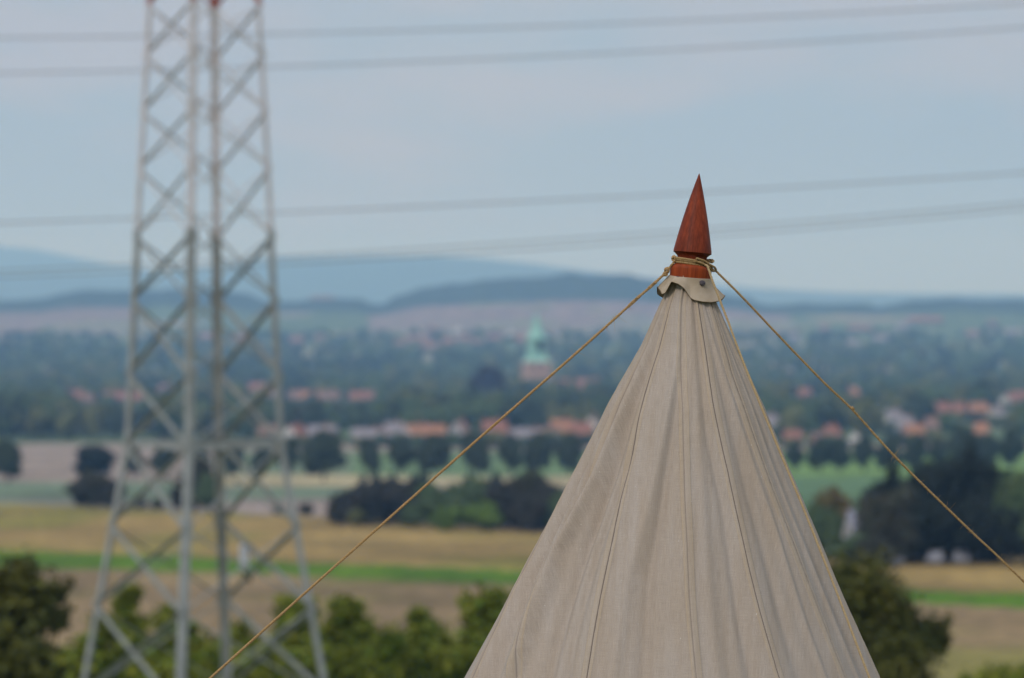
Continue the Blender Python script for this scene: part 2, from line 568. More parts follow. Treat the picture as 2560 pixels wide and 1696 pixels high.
def tree_kind(w_, h_, z0, mat, seed, n=1600, leaf=None, lob=10, conifer=False):
    """returns (crown mesh, trunk mesh): crown w_ wide from z0 to h_"""
    rng = np.random.default_rng(seed)
    if conifer:
        lobes = []
        k = 9
        for j in range(k):
            t = j / (k - 1)
            zz = z0 + (h_ - z0) * t
            rr = w_ * 0.5 * (1 - t) ** 0.85 + 0.03 * w_
            m = 5 if t < 0.7 else 1
            for q in range(m):
                a = 2 * math.pi * q / m + rng.random() * 2
                o = rr * 0.5 if m > 1 else 0
                s = rr * (0.55 if m > 1 else 1.0)
                lobes.append((o * math.cos(a), o * math.sin(a), zz, s * (0.9 + 0.3 * rng.random()), s, (h_ - z0) / k * (0.75 + 0.3 * rng.random())))
        V, Q, T = crown_arrays(lobes, n, leaf or w_ * 0.05, rng, inner=0.7, ico_=ICO1)
        tm = trunk_mesh(h_, w_ * 0.035, h_ * 0.85, w_ * 0.3, rng, 0)
    else:
        lobes = round_lobes(w_, h_ - z0, z0, lob, rng)
        V, Q, T = crown_arrays(lobes, n, leaf or w_ * 0.045, rng, inner=0.76)
        tm = trunk_mesh(h_, w_ * 0.03, z0 + (h_ - z0) * 0.55, w_, rng)
    return mesh_np('crown', V, [Q, T], mat), tm

def place_tree(name, kind, x, y, label, cat='tree', group=None, scale=1.0, sz=None, rz=None):
    t = empty(name, (x, y, gz(x, y) - 0.05), rz if rz is not None else random.random() * 6.28, label, cat, group)
    t.scale = (scale, scale, sz or scale)
    link('trunk', kind[1], t)
    link('crown', kind[0], t)
    return t

def ordinal(n):
    W = ['first', 'second', 'third', 'fourth', 'fifth', 'sixth', 'seventh', 'eighth', 'ninth', 'tenth', 'eleventh', 'twelfth', 'thirteenth', 'fourteenth', 'fifteenth', 'sixteenth', 'seventeenth', 'eighteenth', 'nineteenth', 'twentieth', 'twenty-first', 'twenty-second', 'twenty-third', 'twenty-fourth', 'twenty-fifth', 'twenty-sixth', 'twenty-seventh', 'twenty-eighth']
    return W[n]

# ------------------------------------------------------------------ the lattice pylon
def pylon():
    D = 120.0
    k = D / F
    cx = X(510, D)
    z_base = gz(cx, D)
    M['galv'] = material('galvanised_steel', (0.215, 0.22, 0.21), (0.29, 0.295, 0.285), scale=2.5, rough=0.55, spec=0.5, metallic=0.0)
    M['white_paint'] = material('white_tower_paint', (0.56, 0.51, 0.51), (0.46, 0.43, 0.42), scale=2.0, rough=0.5, spec=0.4)
    M['red_paint'] = material('red_tower_paint', (0.36, 0.07, 0.035), (0.28, 0.06, 0.04), scale=2.0, rough=0.5, spec=0.4)
    mats = [M['galv'], M['white_paint'], M['red_paint']]
    t = empty('lattice_pylon', (cx, D, z_base), R(0), 'tall grey steel lattice pylon painted white and red higher up, left of the tent', 'pylon')
    rows = [-560, -420, -280, -135, 10, 137, 277, 420, 590, 748, 937, 1112, 1313, 1516, 1745]
    foot = HOR + (CZ - z_base) / k
    rr = [-560, 0, 595, 1119, 1696, foot]
    hd = [112, 145, 178, 204, 314, 314 + 0.19 * (foot - 1696)]
    th = R(7.2)
    dirs = [(-math.cos(th), math.sin(th)), (-math.sin(th), -math.cos(th)), (math.cos(th), -math.sin(th)), (math.sin(th), math.cos(th))]
    def P(i, row):
        h = np.interp(row, rr, hd) * k
        return np.array((dirs[i][0] * h, dirs[i][1] * h, Z(row, D) - z_base))
    allrows = rows + [foot + 20]
    def mat_of(r0, r1):
        m = (r0 + r1) / 2
        return 0 if m > 592 else (1 if m > 10 else 2)
    for i in range(4):
        mb = MB()
        u = np.array((dirs[(i + 1) % 4][0] - dirs[i][0], dirs[(i + 1) % 4][1] - dirs[i][1], 0)); u /= np.linalg.norm(u)
        v = np.array((dirs[(i + 3) % 4][0] - dirs[i][0], dirs[(i + 3) % 4][1] - dirs[i][1], 0)); v /= np.linalg.norm(v)
        brk = [-560, 10, 592, 1119, foot + 20]
        for a, b in zip(brk[:-1], brk[1:]):
            wd = 0.15 if b <= 600 else 0.19
            mi = mat_of(a, b)
            p, q = P(i, b), P(i, a)
            mb.bar(p, q, u * wd, v * 0.03, mi)
            mb.bar(p + v * 0.03, q + v * 0.03, v * (wd - 0.03), u * 0.03, mi)
        # gusset plates and splice plates
        for r in rows[5:]:
            c = P(i, r)
            mi = 0 if r > 580 else 1
            mb.bar(c + np.array((0, 0, -0.17)) - v * 0.012, c + np.array((0, 0, 0.17)) - v * 0.012, u * 0.24, v * 0.009, mi)
            mb.bar(c + np.array((0, 0, -0.17)) - u * 0.012, c + np.array((0, 0, 0.17)) - u * 0.012, v * 0.20, u * 0.009, mi)
        mb.build('leg', mats, t)
    for i in range(4):
        j = (i + 1) % 4
        inn = -np.array((dirs[i][0] + dirs[j][0], dirs[i][1] + dirs[j][1], 0)); inn /= np.linalg.norm(inn)
        for r0, r1 in zip(allrows[:-1], allrows[1:]):
            mi = mat_of(r0, r1)
            main = i in (0, 2)
            wd = (0.056 if r1 < 600 else 0.08) if main else 0.042
            for q, (a, b) in enumerate(((P(i, r0), P(j, r1)), (P(i, r1), P(j, r0)))):
                if main and r0 > 740 and (q == 0) == (i != 2): wd = 0.15
                elif main and r0 > 740: wd = 0.085
                ax = b - a; ax /= np.linalg.norm(ax)
                side = np.cross(ax, inn); side /= np.linalg.norm(side)
                if side[2] < 0: side = -side
                nn = inn if i < 2 else -inn
                mb = MB()
                o = nn * (0.0 if (q == 0) == (i != 2) else 0.05)
                mb.bar(a + o - side * wd / 2, b + o - side * wd / 2, side * wd, nn * 0.014, mi)
                # second flange: down on one diagonal, overhanging towards the outside on the other
                if (q == 0) == (i != 2):
                    mb.bar(a + o - side * wd / 2 + nn * 0.014, b + o - side * wd / 2 + nn * 0.014, side * 0.014, nn * (wd - 0.014), mi)
                else:
                    mb.bar(a + o + side * (wd / 2 - 0.014) - nn * wd, b + o + side * (wd / 2 - 0.014) - nn * wd, side * 0.014, nn * wd, mi)
                mb.build('brace', mats, t)
        a, b = P(i, 1112), P(j, 1112)
        mb = MB()
        mb.bar(a + np.array((0, 0, -0.09)) + inn * 0.07, b + np.array((0, 0, -0.09)) + inn * 0.07, np.array((0, 0, 0.18)), inn * 0.02)
        mb.bar(a + np.array((0, 0, 0.09)) + inn * 0.07, b + np.array((0, 0, 0.09)) + inn * 0.07, np.array((0, 0, 0.02)), inn * 0.15)
        mb.build('ring_beam', mats, t)
        mb = MB()
        m1 = (P(i, 1112) + P(j, 1112)) / 2
        m2 = (P(j, 1112) + P((j + 1) % 4, 1112)) / 2
        sv = np.cross(m2 - m1, (0, 0, 1)); sv /= np.linalg.norm(sv)
        mb.bar(m1, m2, sv * 0.1, np.array((0, 0, 0.015)))
        mb.build('plan_brace', mats, t)
        mb = MB()
        f = P(i, foot)
        mb.box((f[0] - 0.45, f[1] - 0.45, -0.8), (f[0] + 0.45, f[1] + 0.45, 0.35))
        mb.build('footing', material('footing_concrete', (0.35, 0.34, 0.31), scale=5, rough=0.9), t)
    # small white equipment case strapped to a far brace
    bx = X(612, D + 2.3) - cx
    z0, z1 = Z(1428, D + 2.3) - z_base, Z(1360, D + 2.3) - z_base
    wm = material('white_case', (0.62, 0.62, 0.66), (0.5, 0.5, 0.55), scale=6, rough=0.4, spec=0.5)
    mb = MB().tube([(bx, 2.05, z0 + 0.02), (bx, 2.05, z0 + 0.06), (bx - 0.01, 2.05, z1 - 0.06), (bx - 0.01, 2.05, z1)], [0.10, 0.125, 0.125, 0.09], 12)
    cs = mb.build('equipment_case', wm, t, True)
    tag(cs, label='white upright case fixed to a brace')
    dk = material('dark_bracket', (0.05, 0.05, 0.05), scale=5, rough=0.6)
    mb = MB().tube([(bx, 2.05, z0 + 0.02), (bx + 0.06, 2.1, z0 - 0.12), (bx + 0.16, 2.2, z0 - 0.26)], 0.05, 8)
    mb.bar((bx - 0.02, 2.15, z1 - 0.2), (bx + 0.35, 2.4, z1 - 0.3), (0, 0, 0.04), (0, 0.03, 0))
    mb.build('bracket', dk, cs)
    return t
pylon()

# ------------------------------------------------------------------ overhead conductors
def conductors():
    wm = material('conductor_aluminium', (0.20, 0.20, 0.21), (0.14, 0.14, 0.15), scale=4, rough=0.6, spec=0.3)
    data = [
        ([(0, 95), (670, 87), (1300, 68), (1900, 43), (2560, 9)], 128.0, 'topmost overhead wire crossing the whole sky behind the pylon'),
        ([(0, 182), (670, 172), (1300, 143), (1700, 122), (2560, 70)], 127.0, 'second overhead wire from the top, crossing above the finial tip'),
        ([(0, 557), (670, 536), (1300, 504), (1900, 472), (2560, 433)], 128.5, 'third overhead wire from the top, passing behind the wooden spike'),
        ([(0, 676), (400, 663), (670, 643), (1300, 606), (2560, 508)], 127.0, 'upper wire of the close pair just above the hills'),
        ([(0, 692), (400, 678), (670, 660), (1300, 626), (2560, 523)], 129.5, 'lowest overhead wire, lower one of the close pair above the hills'),
    ]
    for pts, d, lab in data:
        cf = np.polyfit([p[0] for p in pts], [p[1] for p in pts], 2)
        px = np.linspace(-2400, 4900, 150)
        rw = np.polyval(cf, px)
        P = np.stack([X(px, d), np.full_like(px, d), Z(rw, d)], 1)
        V, Q = tube_np(P, 0.0145 if d in (127.0, 129.5) and 'pair' in lab else 0.0165, 8)
        o = link('overhead_wire', mesh_np('overhead_wire', V, Q, wm, smooth=True))
        tag(o, lab, 'power line', 'overhead wires across the sky')
conductors()

# ------------------------------------------------------------------ tent
TD = 12.0
PX = TD / F                     # metres per photo pixel at the tent
ROWS = [690, 725, 760, 867, 1017, 1160, 1333, 1500, 1696, 3300, 3607]
CEN = [1724, 1723, 1722, 1722, 1715, 1709.5, 1702, 1690.5, 1679.5, 1626, 1626]
RAD = [47, 55, 71, 119, 197, 263, 348, 431, 529, 1325, 1330]
SEAMS = [
    ([760, 1046, 1237, 1476, 1696], [-104, -96, -88, -80, -72], -1),
    ([760, 1046, 1237, 1476, 1696], [-73, -66, -61, -54, -47], -1),
    ([760, 945, 1106, 1357, 1696], [-43.6, -38.8, -34.3, -30, -25.5], -1),
    ([760, 1017, 1142, 1357, 1696], [-17, -4.6, -2.3, 0.6, 4.9], 1),
    ([760, 999, 1172, 1405, 1696], [17, 18, 21.7, 24.5, 28.7], 1),
    ([760, 933, 1082, 1255, 1470, 1696], [48.6, 43.5, 45.5, 48, 51, 53], -1),
    ([760, 1100, 1696], [72, 74, 77.5], 1),
    ([760, 1696], [98, 103], 1), ([760, 1696], [124, 129], 1), ([760, 1696], [150, 155], 1),
    ([760, 1696], [177, 181], 1), ([760, 1696], [203, 207], 1), ([760, 1696], [229, 235], 1),
]
# folds: (rows, phi in degrees, half width in m at R=0.35 m, height in m)
FOLDS = [
    ([690, 939, 1178, 1417, 1696], [-22, -15, -18, -20.5, -18.5], 0.022, 0.0050),
    ([690, 939, 1178, 1417, 1696], [-14, -9, -11.5, -13, -10], 0.018, -0.0045),
    ([690, 999, 1178, 1417, 1696], [0, 5.2, 7.6, 8.6, 11], 0.020, 0.0030),
    ([760, 1100, 1237, 1500, 1696], [9, 13, 17.5, 19, 21], 0.016, -0.0035),
    ([760, 999, 1178, 1357, 1596], [-58, -53, -52, -54.5, -51], 0.022, 0.0125),
    ([760, 999, 1178, 1357, 1596], [-68, -64, -63, -65, -62], 0.024, -0.0075),
    ([760, 999, 1178, 1357, 1696], [-49, -45, -43, -44, -39], 0.020, -0.0060),
    ([900, 1100, 1357, 1696], [-82, -80, -76, -66], 0.026, -0.0110),
    ([760, 1118, 1300, 1696], [30, 38.5, 41, 45], 0.012, 0.0045),
    ([760, 1118, 1300, 1696], [25, 31, 33, 37], 0.020, -0.0040),
    ([760, 1118, 1300, 1696], [58, 55, 57, 61], 0.010, 0.0042),
    ([760, 1118, 1300, 1696], [64, 62, 64, 68], 0.020, -0.0050),
    ([1100, 1357, 1696], [-34, -36.5, -33], 0.014, -0.0035),
    ([760, 1000, 1300, 1696], [82, 84, 85, 87], 0.030, -0.0060),
    ([760, 1000, 1300, 1696], [-104, -102, -100, -98], 0.02, 0.0020),
]
def canvas_mat():
    m = bpy.data.materials.new('linen_canvas')
    m.use_nodes = True
    t = m.node_tree
    b = t.nodes['Principled BSDF']
    b.inputs['Roughness'].default_value = 0.92
    b.inputs['Specular IOR Level'].default_value = 0.12
    b.inputs['Sheen Weight'].default_value = 0.06
    a = t.nodes.new('ShaderNodeAttribute'); a.attribute_name = 'cloth'       # x: across (m), y: down (m), z: panel offset
    sx = t.nodes.new('ShaderNodeSeparateXYZ')
    t.links.new(a.outputs['Vector'], sx.inputs[0])
    ma = t.nodes.new('ShaderNodeAttribute'); ma.attribute_name = 'stitch_shade'
    def noise(scale, st, det=3):
        mp_ = t.nodes.new('ShaderNodeMapping'); mp_.inputs['Scale'].default_value = st
        t.links.new(a.outputs['Vector'], mp_.inputs['Vector'])
        n_ = t.nodes.new('ShaderNodeTexNoise'); n_.inputs['Scale'].default_value = scale; n_.inputs['Detail'].default_value = det
        t.links.new(mp_.outputs['Vector'], n_.inputs['Vector'])
        return n_.outputs['Fac']
    def mr(v, a0, a1, b0, b1):
        n_ = t.nodes.new('ShaderNodeMapRange')
        n_.inputs['From Min'].default_value = a0; n_.inputs['From Max'].default_value = a1
        n_.inputs['To Min'].default_value = b0; n_.inputs['To Max'].default_value = b1
        t.links.new(v, n_.inputs['Value'])
        return n_.outputs['Result']
    def mixc(fac, c1, c2):
        n_ = t.nodes.new('ShaderNodeMixRGB')
        t.links.new(fac, n_.inputs['Fac'])
        for s_, c in (('Color1', c1), ('Color2', c2)):
            if isinstance(c, tuple): n_.inputs[s_].default_value = (*c, 1)
            else: t.links.new(c, n_.inputs[s_])
        return n_.outputs['Color']
    big = noise(9, (2.2, 0.35, 1), 5)
    c = mixc(mr(big, 0.35, 0.65, 0, 1), (0.352, 0.292, 0.245), (0.330, 0.262, 0.205))
    streak = noise(9, (9.0, 0.22, 1), 4)
    c = mixc(mr(streak, 0.42, 0.72, 0, 0.32), c, (0.272, 0.210, 0.158))
    warp = noise(900, (1, 0.03, 1), 2)
    weft = noise(900, (0.03, 1, 1), 2)
    f1 = mr(warp, 0.3, 0.7, 0.89, 1.10)
    f2 = mr(weft, 0.3, 0.7, 0.92, 1.08)
    grain = mr(noise(420, (1, 0.8, 1), 3), 0.3, 0.7, 0.92, 1.07)
    mul = t.nodes.new('ShaderNodeMath'); mul.operation = 'MULTIPLY'
    t.links.new(f1, mul.inputs[0]); t.links.new(f2, mul.inputs[1])
    mul2 = t.nodes.new('ShaderNodeMath'); mul2.operation = 'MULTIPLY'
    t.links.new(mul.outputs[0], mul2.inputs[0]); t.links.new(grain, mul2.inputs[1])
    sc_ = t.nodes.new('ShaderNodeVectorMath'); sc_.operation = 'SCALE'
    t.links.new(c, sc_.inputs[0]); t.links.new(mul2.outputs[0], sc_.inputs['Scale'])
    # pale slubs, here and there
    sl = mr(noise(150, (1.5, 0.5, 1), 1), 0.775, 0.80, 0, 0.6)
    c = mixc(sl, sc_.outputs['Vector'], (0.6, 0.55, 0.48))
    # positive = ochre thread, negative = shade of the panel overlap painted dark
    st_ = mr(ma.outputs['Fac'], 0.0, 1.0, 0, 0.55)
    c = mixc(st_, c, (0.42, 0.30, 0.17))
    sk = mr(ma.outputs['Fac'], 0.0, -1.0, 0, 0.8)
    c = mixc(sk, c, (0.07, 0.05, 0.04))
    t.links.new(c, b.inputs['Base Color'])
    bn = t.nodes.new('ShaderNodeBump'); bn.inputs['Strength'].default_value = 0.25; bn.inputs['Distance'].default_value = 0.0012
    t.links.new(mul.outputs[0], bn.inputs['Height'])
    t.links.new(bn.outputs['Normal'], b.inputs['Normal'])
    return m
M['canvas'] = canvas_mat()

def wmap(row, rows, vals):
    return np.interp(row, rows, vals)

def tent():
    t = empty('bell_tent', (X(1690, TD), TD, 0.0), 0, 'beige linen bell tent with stitched panels tapering up to a ruffled collar', 'tent')
    ox = X(1690, TD)
    rows = np.concatenate([np.linspace(690, 780, 40), np.linspace(782, 1720, 330), np.linspace(1730, 3300, 60), np.linspace(3310, 3607, 6)])
    cen = np.interp(rows, ROWS, CEN); rad = np.interp(rows, ROWS, RAD)
    ker = np.ones(9) / 9
    pad = lambda v: np.convolve(np.concatenate([np.full(4, v[0]), v, np.full(4, v[-1])]), ker, 'valid')
    rad[:370] = pad(rad[:370]); cen[:370] = pad(cen[:370])
    S = [np.radians(np.interp(rows, s[0], s[1])) for s in SEAMS]
    S.append(S[0] + 2 * math.pi)
    cols_phi, stitch_shade = [], []
    Rm = rad * PX
    meta = []
    for i in range(len(SEAMS)):
        a, b = S[i], S[i + 1]
        sa, sb = SEAMS[i][2], SEAMS[(i + 1) % len(SEAMS)][2]
        wd = (b - a) * Rm                                   # panel width in metres at each row
        band = np.minimum(0.0165, wd * 0.24)
        offs = [(-0.0, 'seam0')]
        # after seam a
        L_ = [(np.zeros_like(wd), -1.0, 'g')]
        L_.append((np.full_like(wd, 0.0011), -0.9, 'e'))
        L_.append((np.full_like(wd, 0.0020), 0.0, 'e2'))
        ba = band * (1.0 if sa > 0 else 0.62)
        bb = band * (1.0 if sb < 0 else 0.62)
        L_ += [(ba * 0.45, 0.0, 'band'), (ba - 0.0028, 0.0, 'band'), (ba - 0.0016, 0.8, 'band'), (ba - 0.0002, 0.0, 'band'), (ba + 0.0010, 0.0, 'flat')]
        st0 = ba + 0.001
        E = [(wd - bb - 0.0010, 0.0, 'flat'), (wd - bb + 0.0002, 0.0, 'band'), (wd - bb + 0.0016, 0.8, 'band'), (wd - bb + 0.0028, 0, 'band'), (wd - bb * 0.45, 0, 'band')]
        en0 = wd - bb - 0.001
        nin = 46
        mid = [(st0 + (en0 - st0) * (q + 1) / (nin + 1), 0.0, 'flat') for q in range(nin)]
        tail = [(wd - 0.0015, 0.0, 'band')]
        for off, stc, kd in L_ + mid + E + tail:
            cols_phi.append(a + off / Rm)
            stitch_shade.append(stc)
            meta.append((i, kd, off / wd))
    PH = np.array(cols_phi).T                     # rows x cols
    nr, nc = PH.shape
    RR = np.repeat(Rm[:, None], nc, 1)
    # seam tension and sag between the seams
    dsp = np.zeros_like(PH)
    pan_ = np.array([m[0] for m in meta])[None, :]
    raised = np.array([0.0016 if m[1] == 'band' else (-0.0016 if m[1] == 'g' else (-0.0006 if m[1] == 'e' else 0)) for m in meta])
    dsp += raised[None, :]
    u = np.array([m[2] for m in meta]) if False else np.stack([np.broadcast_to(m[2], (nr,)) for m in meta], 1)
    sag = 4 * u * (1 - u)
    dsp -= sag * (0.010 * np.clip(RR / 0.3, 0.15, 1.6))
    RW = np.repeat(rows[:, None], nc, 1)
    for fr, fp, hw, amp in FOLDS:
        p0 = np.radians(np.interp(RW, fr, fp))
        ww = hw / 0.35 * (0.55 + 0.45 * 0.35 / np.maximum(RR, 0.12)) * 0.9
        dd = (PH - p0 + math.pi) % (2 * math.pi) - math.pi
        env = np.clip((RW - fr[0] + 60) / 120, 0, 1) if fr[0] > 800 else 1.0
        dsp += (2.6 if fp[0] < 20 else 1.7) * amp * np.clip(RR / 0.28, 0.25, 1.3) * np.exp(-(dd / ww) ** 2) * env
    # small random drag lines running down the cloth
    px_ = PH * 20
    dsp += (fnoise(PH * 9, RW / 420 + 7, 71, 2) - 0.5) * 0.0075 * np.clip(RR / 0.3, 0.2, 1.2)
    dsp += (fnoise(px_, RW / 330 + 4, 77, 2) - 0.5) * 0.0016 * np.clip(RR / 0.3, 0.2, 1.2)
    dsp += (fnoise(PH * 55, RW / 500 + 9, 79, 2) - 0.5) * 0.0005 * np.clip(RR / 0.2, 0.2, 1)
    # gathers below the collar
    gath = np.clip(1 - (RW - 690) / 230, 0, 1) ** 1.5
    dsp += gath * (np.sin(PH * 26 + 2 * np.sin(PH * 3)) * 0.0022 + (fnoise(PH * 14, RW / 300, 80, 2) - 0.5) * 0.004)
    near = np.minimum(u, 1 - u) * (S[1] - S[0])[:, None] * RR
    puck = np.exp(-(near / 0.016) ** 2)
    dsp += puck * (fnoise(RW / 15.0, PH * 3 + pan_ * 5.3, 90, 2) - 0.5) * 0.0016
    hem = np.clip((RW - 1800) / 1500, 0, 1)
    Rf = RR + dsp + hem * 0.02 * np.sin(PH * 13 * 0.5) ** 2
    cx = X(cen, TD)[:, None] - ox
    Xv = cx + Rf * np.sin(PH)
    Yv = -Rf * np.cos(PH)
    Zv = np.repeat(Z(rows, TD)[:, None], nc, 1)
    Zv = np.maximum(Zv, 0.01)
    V = np.stack([Xv, Yv, Zv], -1).reshape(-1, 3)
    i = np.arange(nr - 1)[:, None] * nc
    k = np.arange(nc)[None, :]
    k2 = (k + 1) % nc
    Q = np.stack([i + k, i + nc + k, i + nc + k2, i + k2], -1).reshape(-1, 4)
    me = mesh_np('canvas', V, Q, M['canvas'], smooth=True)
    at = me.attributes.new('cloth', 'FLOAT_VECTOR', 'POINT')
    pan = np.array([m[0] for m in meta])[None, :]
    U = PH * RR + pan * 0.0
    at.data.foreach_set('vector', np.stack([U, -Zv * 1.1, np.repeat(pan * 3.7, nr, 0)], -1).astype(np.float32).ravel())
    st = me.attributes.new('stitch_shade', 'FLOAT', 'POINT')
    sv = np.array(stitch_shade)[None, :].repeat(nr, 0)
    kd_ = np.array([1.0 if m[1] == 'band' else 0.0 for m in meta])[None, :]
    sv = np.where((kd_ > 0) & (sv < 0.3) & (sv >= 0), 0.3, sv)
    # shade painted into each seam crack, with its own depth
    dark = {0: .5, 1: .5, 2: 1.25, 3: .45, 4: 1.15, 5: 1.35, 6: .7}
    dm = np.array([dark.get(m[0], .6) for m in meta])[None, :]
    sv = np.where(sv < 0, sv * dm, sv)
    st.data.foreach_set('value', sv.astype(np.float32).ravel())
    link('canvas', me, t)

    # collar: a short ruffled skirt of the same linen under the wooden boss
    E = [(-90, 82, 717), (-76, 77, 728), (-62, 81, 736), (-52, 81, 733), (-40, 76, 705), (-26, 73, 710.5), (-15, 71, 721), (-8, 69, 734), (-2, 69, 745), (6, 74, 751), (22, 76, 755), (38, 78, 756.5), (58, 80, 754), (75, 83, 748), (90, 87, 739), (110, 84, 752), (135, 78, 738), (160, 82, 726), (185, 78, 744), (210, 84, 722), (235, 80, 745), (255, 84, 735), (270, 82, 717)]
    na, nv = 240, 26
    ph = np.linspace(-90, 270, na, endpoint=False)
    e = np.array(E, float)
    n3 = np.vstack([e[-3:-1] - [360, 0, 0], e, e[1:3] + [360, 0, 0]])
    def sm(col):
        f = np.interp(np.linspace(-130, 310, 1321), n3[:, 0], n3[:, col])
        kk = np.hanning(15); kk /= kk.sum()
        f = np.convolve(f, kk, 'same')
        return np.interp(ph, np.linspace(-130, 310, 1321), f)
    re, ze = sm(1), sm(2)
    V = []
    tilt = math.tan(R(5))
    for layer in (0, 1):
        for j in range(nv):
            v = j / (nv - 1)
            for a_, r_, zr in zip(ph, re, ze):
                c0 = 1725.5
                s_, c_ = math.sin(R(a_)), math.cos(R(a_))
                topz = 692.5 + tilt * 52 * s_ + 3.0 * (-c_) * -0.9
                rt = 53.0
                # cloth leaves the boss steeply, then flares where the edge is lifted
                lift = np.clip((745 - zr) / 40.0, 0, 1)
                p = 1.0 + 0.9 * (1 - lift) - 0.25 * lift
                r = rt + (r_ - rt) * v ** p + 1.2 * math.sin(v * 3.1) * math.sin(R(a_ * 5)) - layer * 0.9
                z = topz + (zr - topz) * v ** (1.0 + 0.35 * lift)
                V.append((X(c0, TD) - ox + r * PX * s_, -r * PX * c_, Z(z, TD)))
    V = np.array(V)
    Q = []
    for layer in (0, 1):
        for j in range(nv - 1):
            for q in range(na):
                a0 = layer * nv * na + j * na + q; a1 = layer * nv * na + j * na + (q + 1) % na
                f = (a0, a0 + na, a1 + na, a1)
                Q.append(f if layer == 0 else f[::-1])
    for q in range(na):
        a0 = (nv - 1) * na + q; a1 = (nv - 1) * na + (q + 1) % na
        Q.append((a0, a0 + nv * na, a1 + nv * na, a1))
        b0, b1 = q, (q + 1) % na
        Q.append((b1, b1 + nv * na, b0 + nv * na, b0))
    M['collar'] = material('collar_linen', (0.40, 0.32, 0.235), (0.34, 0.262, 0.18), scale=30, rough=0.9, spec=0.1, bump=0.4, bump_scale=500)
    M['collar_edge'] = M['collar']
    me = mesh_np('collar', V, np.array(Q), M['collar'], smooth=True)
    col = link('collar', me, t)
    # hem thread round the collar's edge
    hemP = []
    base = (nv - 1) * na
    hv = V[base:base + na]
    hemP = np.vstack([hv, hv[:1]])
    Vh, Qh = tube_np(hemP, 0.0009, 6)
    link('hem', mesh_np('hem', Vh, Qh, material('hem_thread', (0.16, 0.11, 0.06), scale=60, rough=0.9), smooth=True), col)
    # dark domed rivets fixing the collar
    rm = material('rivet_iron', (0.055, 0.045, 0.055), (0.10, 0.08, 0.09), scale=220, rough=0.55, spec=0.5, metallic=0.3, bump=0.6, bump_scale=300)
    for (pxr, rwr, ph_, flat) in ((1753.8, 708.5, 30, 0), (1694.5, 697.5, -38, 1), (1790, 715, 155, 0)):
        a_ = R(ph_)
        rr_ = 57.2 if not flat else 56
        nrm = Vector((math.sin(a_), -math.cos(a_), 0.10 if not flat else 0.9)).normalized()
        cpos = Vector((X(1725.5, TD) - ox + math.sin(a_) * rr_ * PX, -math.cos(a_) * rr_ * PX, Z(rwr, TD)))
        nR, nA = 6, 20
        Vr = []
        q = nrm.to_track_quat('Z', 'Y')
        for j in range(nR):
            tt = j / (nR - 1) * math.pi / 2
            for k_ in range(nA):
                aa = 2 * math.pi * k_ / nA
                wob = 1 + 0.05 * math.sin(aa * 3 + 1)
                p = Vector((0.0078 * wob * math.cos(tt) * math.cos(aa), 0.0078 * wob * math.cos(tt) * math.sin(aa), 0.0030 * math.sin(tt) + (0.0015 if j else -0.004)))
                Vr.append(cpos + q @ p)
        Qr = [(j * nA + k_, j * nA + (k_ + 1) % nA, (j + 1) * nA + (k_ + 1) % nA, (j + 1) * nA + k_) for j in range(nR - 1) for k_ in range(nA)]
        link('rivet', mesh_np('rivet', [v[:] for v in Vr], np.array(Qr), rm, smooth=True), col)
    # centre pole, seen only under the collar
    pm = material('pole_wood', (0.30, 0.19, 0.10), (0.22, 0.13, 0.07), scale=20, stretch=(4, 4, 0.3), rough=0.7)
    MB().tube([(X(1630, TD) - ox, 0, 0.0), (X(1700, TD) - ox, 0, 1.5), (X(1724, TD) - ox, 0, Z(700, TD))], 0.035, 16).build('centre_pole', pm, t, True)
    return t
tent()

